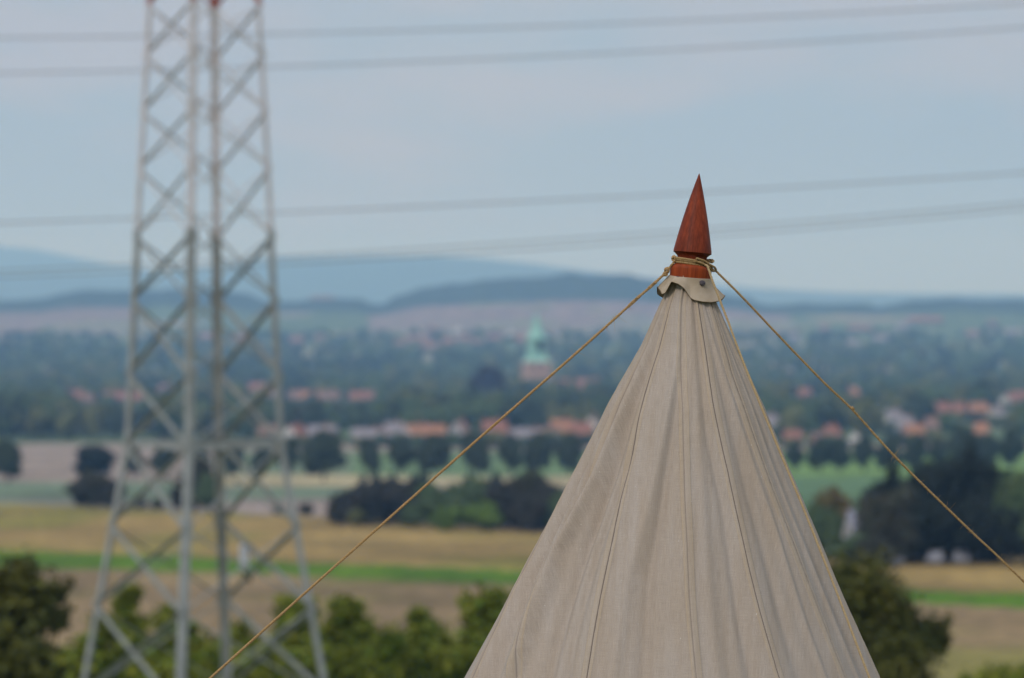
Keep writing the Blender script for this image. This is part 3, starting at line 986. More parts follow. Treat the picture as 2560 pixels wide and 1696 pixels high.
# ------------------------------------------------------------------ finial
def wood_mat(name, a, b, c):
    m = bpy.data.materials.new(name)
    m.use_nodes = True
    t = m.node_tree
    bs = t.nodes['Principled BSDF']
    bs.inputs['Roughness'].default_value = 0.5
    bs.inputs['Specular IOR Level'].default_value = 0.10
    tcn = t.nodes.new('ShaderNodeTexCoord')
    def nz(scale, st, det, rough=0.6):
        mp_ = t.nodes.new('ShaderNodeMapping'); mp_.inputs['Scale'].default_value = st
        t.links.new(tcn.outputs['Object'], mp_.inputs['Vector'])
        n_ = t.nodes.new('ShaderNodeTexNoise'); n_.inputs['Scale'].default_value = scale; n_.inputs['Detail'].default_value = det
        n_.inputs['Roughness'].default_value = rough
        t.links.new(mp_.outputs['Vector'], n_.inputs['Vector'])
        return n_.outputs['Fac']
    r1 = t.nodes.new('ShaderNodeValToRGB')
    r1.color_ramp.elements[0].position = 0.32; r1.color_ramp.elements[0].color = (*b, 1)
    r1.color_ramp.elements[1].position = 0.68; r1.color_ramp.elements[1].color = (*a, 1)
    t.links.new(nz(55, (1, 1, 0.06), 5), r1.inputs['Fac'])
    r2 = t.nodes.new('ShaderNodeValToRGB')
    r2.color_ramp.elements[0].position = 0.45; r2.color_ramp.elements[0].color = (0, 0, 0, 1)
    r2.color_ramp.elements[1].position = 0.75; r2.color_ramp.elements[1].color = (0.75, 0.75, 0.75, 1)
    t.links.new(nz(22, (1, 1, 0.35), 3), r2.inputs['Fac'])
    mx = t.nodes.new('ShaderNodeMixRGB')
    t.links.new(r2.outputs['Color'], mx.inputs['Fac'])
    t.links.new(r1.outputs['Color'], mx.inputs['Color1'])
    mx.inputs['Color2'].default_value = (*c, 1)
    fine = t.nodes.new('ShaderNodeMapRange')
    fine.inputs['From Min'].default_value = 0.35; fine.inputs['From Max'].default_value = 0.65
    fine.inputs['To Min'].default_value = 0.78; fine.inputs['To Max'].default_value = 1.15
    t.links.new(nz(260, (1, 1, 0.03), 3), fine.inputs['Value'])
    sc_ = t.nodes.new('ShaderNodeVectorMath'); sc_.operation = 'SCALE'
    t.links.new(mx.outputs['Color'], sc_.inputs[0]); t.links.new(fine.outputs['Result'], sc_.inputs['Scale'])
    t.links.new(sc_.outputs['Vector'], bs.inputs['Base Color'])
    bn = t.nodes.new('ShaderNodeBump'); bn.inputs['Strength'].default_value = 0.15; bn.inputs['Distance'].default_value = 0.001
    t.links.new(nz(260, (1, 1, 0.03), 3), bn.inputs['Height'])
    t.links.new(bn.outputs['Normal'], bs.inputs['Normal'])
    return m

def lathe(prof, n=96):
    V, Q = [], []
    for z, r in prof:
        for k in range(n):
            a = 2 * math.pi * k / n
            V.append((r * math.cos(a), r * math.sin(a), z))
    for j in range(len(prof) - 1):
        for k in range(n):
            Q.append((j * n + k, j * n + (k + 1) % n, (j + 1) * n + (k + 1) % n, (j + 1) * n + k))
    return np.array(V), np.array(Q)

def finial():
    wm = wood_mat('mahogany', (0.24, 0.043, 0.016), (0.12, 0.021, 0.010), (0.065, 0.014, 0.009))
    wm2 = wood_mat('mahogany_boss', (0.30, 0.055, 0.013), (0.18, 0.030, 0.009), (0.14, 0.026, 0.012))
    base = (X(1725.3, TD), TD, Z(700, TD))
    t = empty('tent_finial', base, 0, 'turned reddish-brown wooden spike finial on top of the tent', 'finial')
    t.rotation_euler = (R(-2.3), R(5.0), 0)
    # the rim sits 67.5 px above the base
    def S(pts): return [((z + 67.5) * PX, max(r, 0.05) * PX) for z, r in pts]
    spike = [(-31, 34.0), (-22, 34.5), (-16, 34.8), (-12.5, 35.8), (-9.5, 37.2), (-6.5, 39.6), (-3.8, 42.6), (-1.8, 45.4), (-0.8, 46.9), (-0.2, 48.0), (0.4, 48.1), (1.2, 47.9)]
    tip = 200.7
    for t_ in np.linspace(0.03, 1, 40):
        z = 1.2 + (tip - 1.2) * t_
        r = 47.9 * (1 - t_) + 2.9 * math.sin(math.pi * t_) + 0.7
        if t_ > 0.985: r = max(0.1, r * math.sqrt(max(0, (1 - t_) / 0.015)) * 1.0)
        spike.append((z, r))
    V, Q = lathe(S(spike))
    o = link('spike', mesh_np('spike', V, Q, wm, smooth=True), t)
    o.data.set_sharp_from_angle(angle=R(40)) if hasattr(o.data, 'set_sharp_from_angle') else None
    boss = [(-26, 0.1), (-27.5, 34), (-28.5, 38.5), (-30.5, 43.5), (-33, 47.5), (-36, 50.2), (-39.5, 51.5), (-44, 51.8), (-66, 52.3), (-68.5, 51.8), (-70, 50), (-70, 0.1)]
    V, Q = lathe(S(boss)[::-1])
    link('boss', mesh_np('boss', V, Q, wm2, smooth=True), t)
    return t
finial()

# ------------------------------------------------------------------ ropes
M['rope'] = material('hemp_rope', (0.51, 0.33, 0.155), (0.34, 0.20, 0.085), scale=260, rough=0.9, spec=0.1, bump=0.5, bump_scale=900)
M['rope_dk'] = material('hemp_rope_weathered', (0.44, 0.29, 0.14), (0.27, 0.165, 0.07), scale=260, rough=0.9, spec=0.1, bump=0.5, bump_scale=900)
M['rope_pale'] = material('hemp_rope_pale', (0.48, 0.345, 0.19), (0.38, 0.265, 0.14), scale=260, rough=0.9, spec=0.1, bump=0.4, bump_scale=900)

def laid_rope(mb, P, r, pitch=None, sides=7, phase=0.0):
    """three strands twisted round the path P"""
    P = np.asarray(P, float)
    pitch = pitch or r * 7.5
    s = np.concatenate([[0], np.cumsum(np.linalg.norm(np.diff(P, axis=0), axis=1))])
    n = max(12, int(s[-1] / (pitch / 9)))
    ss = np.linspace(0, s[-1], n)
    P2 = np.stack([np.interp(ss, s, P[:, k]) for k in range(3)], 1)
    T, N, B = frames(P2)
    for k in range(3):
        a = 2 * math.pi * (ss / pitch + k / 3.0) + phase
        Cn = P2 + r * 0.50 * (np.cos(a)[:, None] * N + np.sin(a)[:, None] * B)
        mb.tube(Cn, r * 0.56, sides)

def fuzz(mb, P, r, n, rng, ln=0.012, i0=0, i1=None):
    P = np.asarray(P)[i0:i1]
    for _ in range(n):
        k = rng.integers(1, len(P) - 1)
        d = rng.normal(size=3); d /= np.linalg.norm(d)
        l = ln * (0.3 + 0.7 * rng.random())
        p0 = P[k] + d * r * 0.6
        b = rng.normal(size=3) * l * 0.5
        mb.tube([p0, p0 + d * l * 0.5 + b * 0.3, p0 + d * l * 0.8 + b], [0.0004, 0.0003, 0.0002], 3, cap=False)

def knot_path(c, r, turns=1.6, ax=(0, 1, 0), seed=0):
    c = np.asarray(c, float)
    q = Vector(ax).normalized().to_track_quat('Z', 'Y')
    out = []
    for t_ in np.linspace(0, turns * 2 * math.pi, 44):
        rr_ = r * (1 + 0.22 * math.sin(t_ * 1.5 + seed))
        v = q @ Vector((rr_ * math.cos(t_), rr_ * math.sin(t_), r * 0.75 * math.sin(t_ * 1.5 + seed)))
        out.append(c + np.array(v))
    return np.array(out)

def W(zx, zy, dy=0.0):
    """point of the collar close-up (7.468x zoom from 1620,590) at depth TD+dy"""
    d = TD + dy
    return np.array((X(1620 + zx / 7.468, d), d, Z(590 + zy / 7.468, d)))

def wrap(z_left, z_right, rpx, a0, a1, rise=0.0, n=90):
    """loop round the finial's neck between angles a0..a1 (degrees, 0 = front)"""
    out = []
    for t_ in np.linspace(0, 1, n):
        a = R(a0 + (a1 - a0) * t_)
        s_ = math.sin(a)
        row = z_left + (z_right - z_left) * (s_ + 1) / 2 + rise * t_ + 1.6 * (math.cos(a))* -1
        c0 = 1728.6
        out.append((X(c0, TD) + rpx * PX * s_, TD - rpx * PX * math.cos(a), Z(row, TD)))
    return np.array(out)

def ropes():
    rng = np.random.default_rng(5)
    rr_ = 3.3 * PX
    # ---- left guy rope: loop round the neck, knots, then down to the left
    t = empty('guy_rope', (X(-1560, TD), TD, 0.0), 0, 'twisted brown hemp guy rope running down to the left from the finial', 'rope', 'guy ropes tied below the wooden finial')
    org = np.array(t.location)
    L0 = np.array((X(1660, TD), TD - 0.012, Z(686, TD)))
    pts = [L0] + [np.array((X(px, TD), TD - 0.012, Z(rw, TD))) for px, rw in [(1636, 708.5), (1590, 749), (1500, 830), (1406, 913.5), (1200, 1094), (960, 1307), (760, 1485), (525, 1696)]]
    pts += [np.array((X(525 - 400 * k, TD), TD - 0.012, Z(1696 + 357.5 * k, TD))) for k in (1, 2, 3, 4, 5, 5.30)]
    P = smooth_path(pts, 1500)
    s = np.linspace(0, 1, len(P))
    mb = MB()
    laid_rope(mb, P - org, rr_)
    fuzz(mb, P - org, rr_, 150, rng, 0.010, 0, 900)
    mb.build('strand', M['rope'], t, True)
    # whipping and splice bumps
    mb = MB()
    for (a, b) in (((1641, 704), (1622, 721)), ((1600, 740), (1578, 760)), ((1586, 752), (1572, 765))):
        A = np.array((X(a[0], TD), TD - 0.013, Z(a[1], TD))); B_ = np.array((X(b[0], TD), TD - 0.013, Z(b[1], TD)))
        Q_ = np.array([A + (B_ - A) * q + 0.0028 * np.array((math.cos(q * 40), math.sin(q * 31), math.sin(q * 40))) for q in np.linspace(0, 1, 60)])
        laid_rope(mb, Q_ - org, rr_ * 0.55)
    fuzz(mb, P - org, rr_, 60, rng, 0.018, 20, 120)
    mb.build('splice', M['rope'], t, True)
    mb = MB()
    laid_rope(mb, wrap(648.5, 664, 42.5, -110, 262) - org, rr_)
    laid_rope(mb, wrap(654.5, 670, 42.0, -100, 250) - org, rr_, phase=1)
    mb.build('neck_loop', M['rope_dk'], t, True)
    mb = MB()
    for c, r_, sd_ in ((W(487, 425, -0.016), 0.0056, 0), (W(352, 640, -0.012), 0.0052, 1), (W(318, 712, -0.012), 0.0040, 2)):
        laid_rope(mb, knot_path(c, r_, 1.9, (0.5, 1, 0.2), sd_) - org, rr_ * 0.82)
    laid_rope(mb, smooth_path([W(500, 450, -0.02), W(470, 510, -0.018), W(420, 570, -0.014), W(375, 640, -0.012), W(345, 690, -0.012), W(300, 735, -0.012)], 60) - org, rr_ * 0.9)
    laid_rope(mb, smooth_path([W(365, 690, -0.012), W(350, 740, -0.014), W(330, 748, -0.014)], 20) - org, rr_ * 0.7)
    mb.build('knot', M['rope'], t, True)

    # ---- right guy rope
    t = empty('guy_rope', (X(4670, TD), TD, 0.0), 0, 'thin twisted guy rope with small knots running down to the right from the finial', 'rope', 'guy ropes tied below the wooden finial')
    org = np.array(t.location)
    st = W(1268, 655, -0.004)
    pts = [st] + [np.array((X(px, TD), TD - 0.004, Z(rw, TD))) for px, rw in [(1860, 747), (1968, 862), (2060, 954), (2130, 1024), (2244, 1152), (2400, 1297), (2560, 1456)]]
    pts[1:] = [np.array((X(px, TD), TD - 0.004, Z(rw, TD))) for px, rw in [(1862, 750), (1960, 854), (2060, 957), (2131, 1025), (2245, 1150), (2412, 1314), (2560, 1455)]]
    pts += [np.array((X(2560 + 430 * k, TD), TD - 0.004, Z(1455 + 430 * k, TD))) for k in (1, 2, 3, 4, 5)]
    P = smooth_path(pts, 1500)
    mb = MB()
    r2 = 2.9 * PX
    laid_rope(mb, P - org, r2, pitch=r2 * 9)
    fuzz(mb, P - org, r2, 170, rng, 0.011, 0, 700)
    for k in (150, 232, 236, 300, 333, 380):
        fuzz(mb, P[k - 4:k + 4] - org, r2, 8, rng, 0.02)
    mb.build('strand', M['rope_dk'], t, True)
    mb = MB()
    c = np.array((X(2131, TD), TD - 0.004, Z(1022, TD)))
    laid_rope(mb, knot_path(c, 0.0032, 1.6, (0.7, 0.2, 0.7), 2) - org, r2 * 0.75)
    mb.build('knot', M['rope'], t, True)
    mb = MB()
    laid_rope(mb, wrap(645, 661, 43.5, -75, 285) - org, rr_, phase=2)
    # bundled ends running to the right-hand hitch
    laid_rope(mb, smooth_path([W(900, 420, -0.05), W(1060, 475, -0.036), W(1160, 545, -0.026), W(1240, 590, -0.014), W(1265, 640, -0.006), W(1235, 655, 0.0), W(1195, 620, -0.004), W(1170, 560, -0.02)], 80) - org, rr_ * 0.95)
    laid_rope(mb, smooth_path([W(880, 470, -0.05), W(1040, 530, -0.04), W(1130, 580, -0.03), W(1185, 640, -0.016), W(1225, 662, -0.01), W(1262, 640, -0.006)], 60) - org, rr_ * 0.85)
    laid_rope(mb, smooth_path([W(1085, 440, 0.006), W(1130, 470, 0.0), W(1190, 492, -0.004), W(1222, 478, -0.002), W(1200, 455, 0.002), W(1120, 452, 0.01)], 60) - org, rr_ * 0.95)
    mb.build('hitch', M['rope_dk'], t, True)

    # ---- third rope, paler, coming forward over the right side of the tent
    t = empty('guy_rope', (X(2900, 10.9), 10.9, 0.0), 0, 'pale straw-coloured guy rope lying close over the right side of the tent', 'rope', 'guy ropes tied below the wooden finial')
    org = np.array(t.location)
    raw = [(1769, 667), (1774, 680), (1781, 702), (1794, 735), (1802, 757), (1820, 803), (1838, 853), (1866, 925), (1898, 1004), (1950, 1130), (2001, 1252), (2045, 1362), (2088, 1471), (2131, 1583), (2174, 1696)]
    pts = []
    for px, rw in raw:
        d = TD - 0.058 - 0.36 * ((rw - 667) / 1029.0)
        pts.append((X(px, d), d, Z(rw, d)))
    for k in range(1, 7):
        rw = 1696 + 300 * k
        d = TD - 0.418 - 0.105 * k
        pts.append((X(2174 + 115 * k, d), d, Z(rw, d)))
    pts.append((float(org[0]), float(org[1]), 0.0))
    P = smooth_path(pts, 1400)
    mb = MB()
    r3 = 2.9 * PX
    laid_rope(mb, P - org, r3, pitch=r3 * 8)
    fuzz(mb, P - org, r3, 80, rng, 0.007, 0, 800)
    mb.build('strand', M['rope_pale'], t, True)
    mb = MB()
    laid_rope(mb, smooth_path([W(1060, 545, -0.055), W(1100, 555, -0.057), W(1122, 590, -0.060), W(1118, 620, -0.058)], 40) - org, r3 * 0.9)
    mb.build('loop_end', M['rope_pale'], t, True)
    # pegs the three ropes are made fast to
    pm = material('peg_wood', (0.28, 0.19, 0.11), (0.2, 0.13, 0.08), scale=20, rough=0.8)
    for t in [o for o in C.objects if o.name.startswith('guy_rope')]:
        g0 = gz(t.location.x, t.location.y) - t.location.z
        sgn = -1 if t.location.x < 1 else 1
        MB().tube([(sgn * -0.05, 0, g0 - 0.25), (sgn * 0.02, 0, g0 + 0.06), (sgn * 0.03, 0, g0 + 0.10)], [0.008, 0.02, 0.024], 10).build('peg', pm, t, True)
ropes()

# ------------------------------------------------------------------ shrubs near the pylon
def bush(name, lobes_px, d, mat, label, cat, seed, n=9000, leaf=0.085, group=None, twigs=60, inner=0.55):
    """lobes_px: (px, row, radius px[, depth m]) of the leafy masses, as seen at distance d"""
    rng = np.random.default_rng(seed)
    k = d / F
    cx = X(sum(l[0] for l in lobes_px) / len(lobes_px), d)
    zb = gz(cx, d)
    lobes = []
    for l in lobes_px:
        x, z, r = X(l[0], d) - cx, Z(l[1], d) - zb, l[2] * k
        lobes.append((x, (rng.random() - .5) * r * 1.2, z, r * 0.8, r * 0.8, r * 0.8))
        for q in range(7):              # smaller leafy clumps over each mass
            u = rng.normal(size=3); u /= np.linalg.norm(u)
            s_ = r * (0.22 + 0.22 * rng.random())
            lobes.append((x + u[0] * r * 0.78, u[1] * r * 0.8, z + u[2] * r * 0.78, s_, s_, s_ * 1.15))
    t = empty(name, (cx, d, zb - 0.05), 0, label, cat, group)
    V, Q, T = crown_arrays(lobes, n, leaf, rng, inner=inner, hollow=1.6, ico_=ICO2, soft=0.72)
    # feathery shoots standing out of the outline: rows of leaves along thin twigs
    extra, mb = [], MB()
    for q in range(twigs):
        l = lobes[rng.integers(len(lobes))]
        a = rng.uniform(-1.2, 1.2)
        u = np.array((math.sin(a), rng.normal() * .4, abs(math.cos(a)) + .25)); u /= np.linalg.norm(u)
        p0 = np.array(l[:3]) + u * l[3] * 0.7
        ln = (0.25 + 0.5 * rng.random()) * max(0.5, l[3])
        p1 = p0 + u * ln + np.array((0, 0, ln * .2))
        mb.tube([p0, (p0 + p1) / 2 + rng.normal(size=3) * .03, p1], [0.012, 0.008, 0.004], 4)
        for j in range(9):
            c = p0 + (p1 - p0) * (j / 8.0) + rng.normal(size=3) * leaf * 0.6
            t1 = rng.normal(size=3); t1 /= np.linalg.norm(t1)
            t2 = np.cross(t1, rng.normal(size=3)); t2 /= np.linalg.norm(t2)
            s_ = leaf * (.6 + .6 * rng.random())
            extra.append([c - t1 * s_, c - t2 * s_ * .5, c + t1 * s_, c + t2 * s_ * .5])
    if extra:
        E_ = np.array(extra).reshape(-1, 3)
        off = len(V)
        V = np.vstack([V, E_])
        Q = np.vstack([Q, np.arange(len(E_)).reshape(-1, 4) + off])
    link('foliage', mesh_np('foliage', V, [Q, T], mat), t)
    for l in lobes[::8]:
        mb.tube([(0.1 * (l[0] > 0), 0, 0), (l[0] * 0.5, l[1] * .5, l[2] * 0.45), (l[0], l[1], l[2])], [0.05, 0.035, 0.015], 5)
    mb.build('stem', M['bark'], t, True)
    return t

def shrubs():
    bush('dark_bush', [(30, 1495, 88), (-60, 1490, 100), (95, 1520, 48), (138, 1488, 26), (40, 1620, 110), (-50, 1640, 130), (10, 1730, 110), (146, 1552, 20), (100, 1660, 26), (130, 1700, 22)], 84, M['leaf_bush'], 'tall dark olive bush at the bottom left corner beside the pylon', 'bush', 101, 13000, 0.08, twigs=220, inner=0.34)
    bush('dark_bush', [(2145, 1478, 78), (2080, 1500, 95), (2215, 1500, 58), (2262, 1560, 55), (2320, 1578, 44), (2180, 1610, 120), (2290, 1628, 62), (2235, 1700, 95), (2100, 1690, 120), (2352, 1610, 24)], 92, M['leaf_bush'], 'rounded dark bush to the right of the tent at the bottom edge', 'bush', 102, 24000, 0.065, twigs=160, inner=0.55)
    G = 'green shrubs at the foot of the pylon'
    lst = [([(230, 1640, 46), (200, 1680, 60), (260, 1585, 24)], 128, 'low green shrub between the dark bush and the pylon'),
           ([(325, 1590, 38), (315, 1530, 18), (345, 1650, 60), (322, 1500, 10)], 134, 'thin upright green shrub behind the left leg of the pylon'),
           ([(440, 1600, 46), (425, 1560, 26), (460, 1660, 70)], 137, 'yellow-green shrub behind the near leg of the pylon'),
           ([(590, 1610, 46), (575, 1670, 60), (620, 1660, 50)], 139, 'green shrub seen between the two middle pylon legs and the rope'),
           ([(745, 1560, 50), (725, 1530, 22), (770, 1620, 60), (700, 1640, 60)], 133, 'taller olive-green shrub behind the right pylon leg'),
           ([(850, 1560, 46), (862, 1528, 20), (890, 1610, 62), (830, 1650, 70)], 131, 'leafy green shrub just right of the pylon'),
           ([(975, 1640, 44), (960, 1680, 60)], 128, 'small shrub in the dip between pylon and tent'),
           ([(1062, 1610, 48), (1050, 1572, 24), (1075, 1670, 66)], 130, 'yellowish-green shrub left of the tallest one by the tent'),
           ([(1215, 1560, 52), (1225, 1508, 30), (1178, 1530, 20), (1190, 1630, 80), (1270, 1590, 50)], 134, 'tall bright green shrub beside the left edge of the tent')]
    for k, (L_, d, lab) in enumerate(lst):
        bush('green_shrub', L_, d, M['leaf_shrub'], lab, 'shrub', 200 + k, 3400, 0.135, G, twigs=170, inner=0.30)
    bush('green_shrub', [(620 + 62 * q, 1688 + 14 * math.sin(q * 2.3), 66) for q in range(10)], 129, M['leaf_shrub'], 'broad low shrub along the bottom edge between pylon and tent', 'shrub', 231, 11000, 0.12, G, twigs=260, inner=.4)
    bush('green_shrub', [(190 + 60 * q, 1700 + 14 * math.sin(q * 1.9), 62) for q in range(7)], 129, M['leaf_shrub'], 'broad low shrub along the bottom edge under the pylon', 'shrub', 232, 8000, 0.12, G, twigs=200, inner=.4)
    bush('green_shrub', [(2440, 1712, 36), (2500, 1704, 34), (2560, 1712, 44)], 112, M['leaf_shrub'], 'low shrub at the bottom right corner of the view', 'shrub', 233, 3500, 0.08, G, twigs=50)
shrubs()

# ------------------------------------------------------------------ trees and copses at middle distance
K = {}
K['road_a'] = tree_kind(8.6, 11.6, 1.1, M['leaf_dark'], 1, 2200, 0.36, 12)
K['road_b'] = tree_kind(7.8, 12.0, 0.9, M['leaf_dark'], 2, 2200, 0.34, 12)
K['road_c'] = tree_kind(9.4, 11.2, 1.0, M['leaf_dark'], 3, 2400, 0.38, 14)
K['fir'] = tree_kind(5.0, 12.0, 1.0, M['leaf_fir'], 4, 2200, 0.28, conifer=True)
K['fir_b'] = tree_kind(6.5, 12.0, 0.8, M['leaf_fir'], 5, 2600, 0.32, conifer=True)
K['purple'] = tree_kind(10, 7.0, 0.4, M['leaf_purple'], 6, 2400, 0.36, 14)
K['beech'] = tree_kind(10, 7.0, 0.4, M['leaf_beech'], 6, 2400, 0.36, 14)
K['brown'] = tree_kind(10, 7.0, 0.5, M['leaf_brown'], 7, 2400, 0.36, 14)
K['greenlow'] = tree_kind(9, 7.0, 0.4, M['leaf_mid'], 8, 2200, 0.34, 14)
K['bright'] = tree_kind(7, 5.0, 0.3, M['leaf_bright'], 9, 1600, 0.3, 10)
K['autumn'] = tree_kind(8, 9.0, 1.2, M['leaf_autumn'], 10, 2600, 0.28, 12)
K['olive'] = tree_kind(9, 9.0, 1.5, M['leaf_olive'], 12, 2400, 0.32, 12)
K['mid'] = tree_kind(10, 12.0, 2.2, M['leaf_mid'], 13, 2400, 0.42, 13)
K['darkbroad'] = tree_kind(9, 12.0, 1.0, M['leaf_fir'], 14, 3000, 0.30, 16)

TREE_BOX = []
def by_top(name, kind, px, row_top, H, base_h, label, group=None, cat='tree', d=None, wide=1.0):
    """H: real height in metres; stands where its top reaches row_top"""
    d = d or dist_for(row_top, H, px)
    x = X(px, d)
    if d is not None:
        H2 = Z(row_top, d) - gz(x, d)
        H = H2
    s = H / base_h
    t = place_tree(name, K[kind], x, d, label, cat, group, s * wide, s)
    TREE_BOX.append((px, d))
    return t

def midground():
    rk = ['road_a', 'road_b', 'road_c']
    hb = {'road_a': 11.6, 'road_b': 12.0, 'road_c': 11.2}
    rowL = [(18, 1104, 960, 1.15), (232, 1112, 960, 1.35), (332, 1118, 1000, .8), (412, 1108, 1000, 1.0), (500, 1112, 1000, .9), (575, 1108, 1000, .9), (655, 1112, 1000, .85), (722, 1095, 1000, 0.85), (808, 1079, 980, 1.05), (922, 1096, 1030, .9), (1004, 1093, 1030, .95), (1086, 1088, 1030, .98), (1186, 1083, 1030, 1.05), (1278, 1088, 1040, .9), (1346, 1086, 1045, .85), (1424, 1088, 1050, .95), (1500, 1090, 1050, .9)]
    hb['darkbroad'] = 12.0
    for k, (px, rt, d, wd) in enumerate(rowL[:16]):
        nm = rk[k % 3] if k != 1 else 'darkbroad'
        rt -= 7
        by_top('roadside_tree', nm, px, rt, 12, hb[nm], f'dark round roadside tree, {ordinal(k)} from the left in the row left of the tent', 'dark round trees along the far road', d=d, wide=wd * 1.12)
    rowR = [(1985, 1098), (2050, 1090), (2098, 1092), (2160, 1082), (2222, 1088), (2290, 1080), (2345, 1090), (2405, 1060), (2470, 1085), (2530, 1062)]
    for k, (px, rt) in enumerate(rowR):
        nm = rk[(k + 1) % 3]
        by_top('roadside_tree', nm, px, rt, 12, hb[nm], f'dark round roadside tree, {ordinal(k)} from the left in the row right of the tent', 'dark round trees along the far road', d=1080, wide=0.98)
    # small firs standing out above the copse
    for k, (px, rt, d) in enumerate([(908, 1180, 880), (938, 1172, 880), (982, 1176, 875), (1034, 1178, 870), (1058, 1166, 870), (1172, 1178, 860), (1240, 1172, 850), (1216, 1190, 850)]):
        by_top('small_fir', 'fir', px, rt, 7, 12.0, f'small pointed dark fir, {ordinal(k)} from the left above the copse left of the tent', 'small firs behind the copse', d=d, wide=2.0)
    # copse in front of the road, left of the tent
    cop = [(232, 1178, 745, 'brown', 'dark brown bush beside the left leg of the pylon', 1.0), (278, 1200, 742, 'purple', 'dark bush just left of the pylon leg, right of the brown one', .9), (205, 1212, 748, 'purple', 'low dark bush at the left end of the group by the pylon', .8),
           (490, 1140, 720, 'brown', 'tall dark shrub tree between the middle pylon legs', .62), (520, 1185, 716, 'greenlow', 'dark green shrub right of the tall one inside the pylon', .7), (455, 1200, 720, 'purple', 'low dark shrub inside the pylon beside the near leg', .6),
           (345, 1240, 735, 'purple', 'low dark hedge bush right of the left pylon leg', 1.3), (395, 1246, 735, 'brown', 'lowest hedge bush inside the left pylon panel', 1.3),
           (700, 1262, 700, 'brown', 'low olive bush seen through the right pylon leg', 1.4), (765, 1258, 696, 'brown', 'low bush at the left foot of the copse', 1.2),
           (862, 1232, 690, 'brown', 'olive-brown bush at the left end of the copse', 1.1), (905, 1212, 688, 'purple', 'large dark purplish bush in the left of the copse', 1.15), (962, 1200, 692, 'purple', 'tallest purplish bush in the copse left of the tent', 1.1), (1020, 1206, 690, 'purple', 'purplish bush right of the tallest in the copse', 1.1),
           (890, 1268, 672, 'olive', 'small yellowish bush low in front of the purplish bushes', 1.0),
           (1075, 1208, 688, 'greenlow', 'grey-green bush in the middle of the copse', 1.2), (1130, 1212, 684, 'greenlow', 'dark green bush right of the middle of the copse', 1.2), (1180, 1200, 682, 'greenlow', 'green bush beneath the right-hand firs', 1.2),
           (1118, 1262, 664, 'bright', 'low bright green shrub at the foot of the copse', 1.2), (1205, 1250, 662, 'bright', 'brightest green shrub at the right foot of the copse', 1.1),
           (1260, 1205, 672, 'purple', 'dark purplish tree near the white gable by the tent', 1.0), (1318, 1180, 672, 'brown', 'brownish tree rising right of the white gable', .8), (1372, 1210, 668, 'purple', 'dark bush partly hidden by the left edge of the tent', 1.1), (1330, 1240, 655, 'purple', 'low dark bush right of the white gable', 1.1), (1400, 1232, 655, 'greenlow', 'dark green bush touching the left edge of the tent', 1.1), (1030, 1262, 676, 'greenlow', 'low dark green bush above the grey shed roof', 1.1)]
    bh = {'brown': 7.0, 'purple': 7.0, 'greenlow': 7.0, 'bright': 5.0, 'olive': 9.0}
    for px, rt, d, kd, lab, wd in cop:
        if px > 780: d -= 36
        by_top('copse_bush', kd, px, rt, 7, bh[kd], lab, 'bushes of the copse before the far road', 'bush', d=d, wide=wd)
    # dark trees on the right
    R_ = [(2232, 1140, 500, 'fir_b', 12, 'pointed dark fir at the left of the big dark clump', 1.0), (2205, 1190, 505, 'darkbroad', 12, 'dark broad tree left of the pointed fir', 0.9), (2290, 1160, 502, 'fir', 12, 'narrow dark fir in the middle of the big dark clump', 1.2), (2335, 1135, 498, 'darkbroad', 12, 'dark tree left of the tallest in the clump', .9),
          (2425, 1103, 495, 'fir_b', 12, 'tallest dark fir of the clump on the right', 1.25), (2390, 1128, 500, 'darkbroad', 12, 'dark broad tree against the tallest fir', .9), (2470, 1140, 498, 'darkbroad', 12, 'dark tree right of the tallest fir', .9), (2520, 1176, 490, 'darkbroad', 12, 'dark tree near the right edge of the view', .9), (2570, 1186, 480, 'greenlow', 7, 'greener tree cut by the right edge of the view', .9),
          (2440, 1230, 485, 'darkbroad', 12, 'low dark tree in front of the tallest fir', 1.1), (2320, 1235, 486, 'darkbroad', 12, 'low dark tree in the front middle of the clump', 1.1), (2520, 1250, 478, 'darkbroad', 12, 'low dark tree at the right front of the clump', 1.0),
          (2232, 1222, 487, 'brown', 7, 'brownish tree sloping down at the left side of the clump', .9), (2182, 1232, 512, 'autumn', 9, 'russet-tinged tree above the white house', .75),
          (2075, 1208, 515, 'autumn', 9, 'rounded tree with russet and yellow crown beside the tent', .85), (2048, 1262, 512, 'greenlow', 7, 'dark green tree against the right edge of the tent', .8), (2088, 1275, 510, 'greenlow', 7, 'dark green tree left of the white house', .6), (2206, 1300, 492, 'brown', 7, 'low brownish bush right of the white house', .8)]
    R_ += [(2132, 1336, 480, 'greenlow', 7, 'low dark bush in front of the white house', 1.5), (2178, 1340, 478, 'brown', 7, 'lowest brown bush between white house and cars', 1.3)]
    for px, rt, d, kd, hb_, lab, wd in R_:
        by_top('field_tree', kd, px, rt, 10, hb_, lab, 'trees at the field edge right of the tent', 'tree', d=d, wide=wd)
midground()

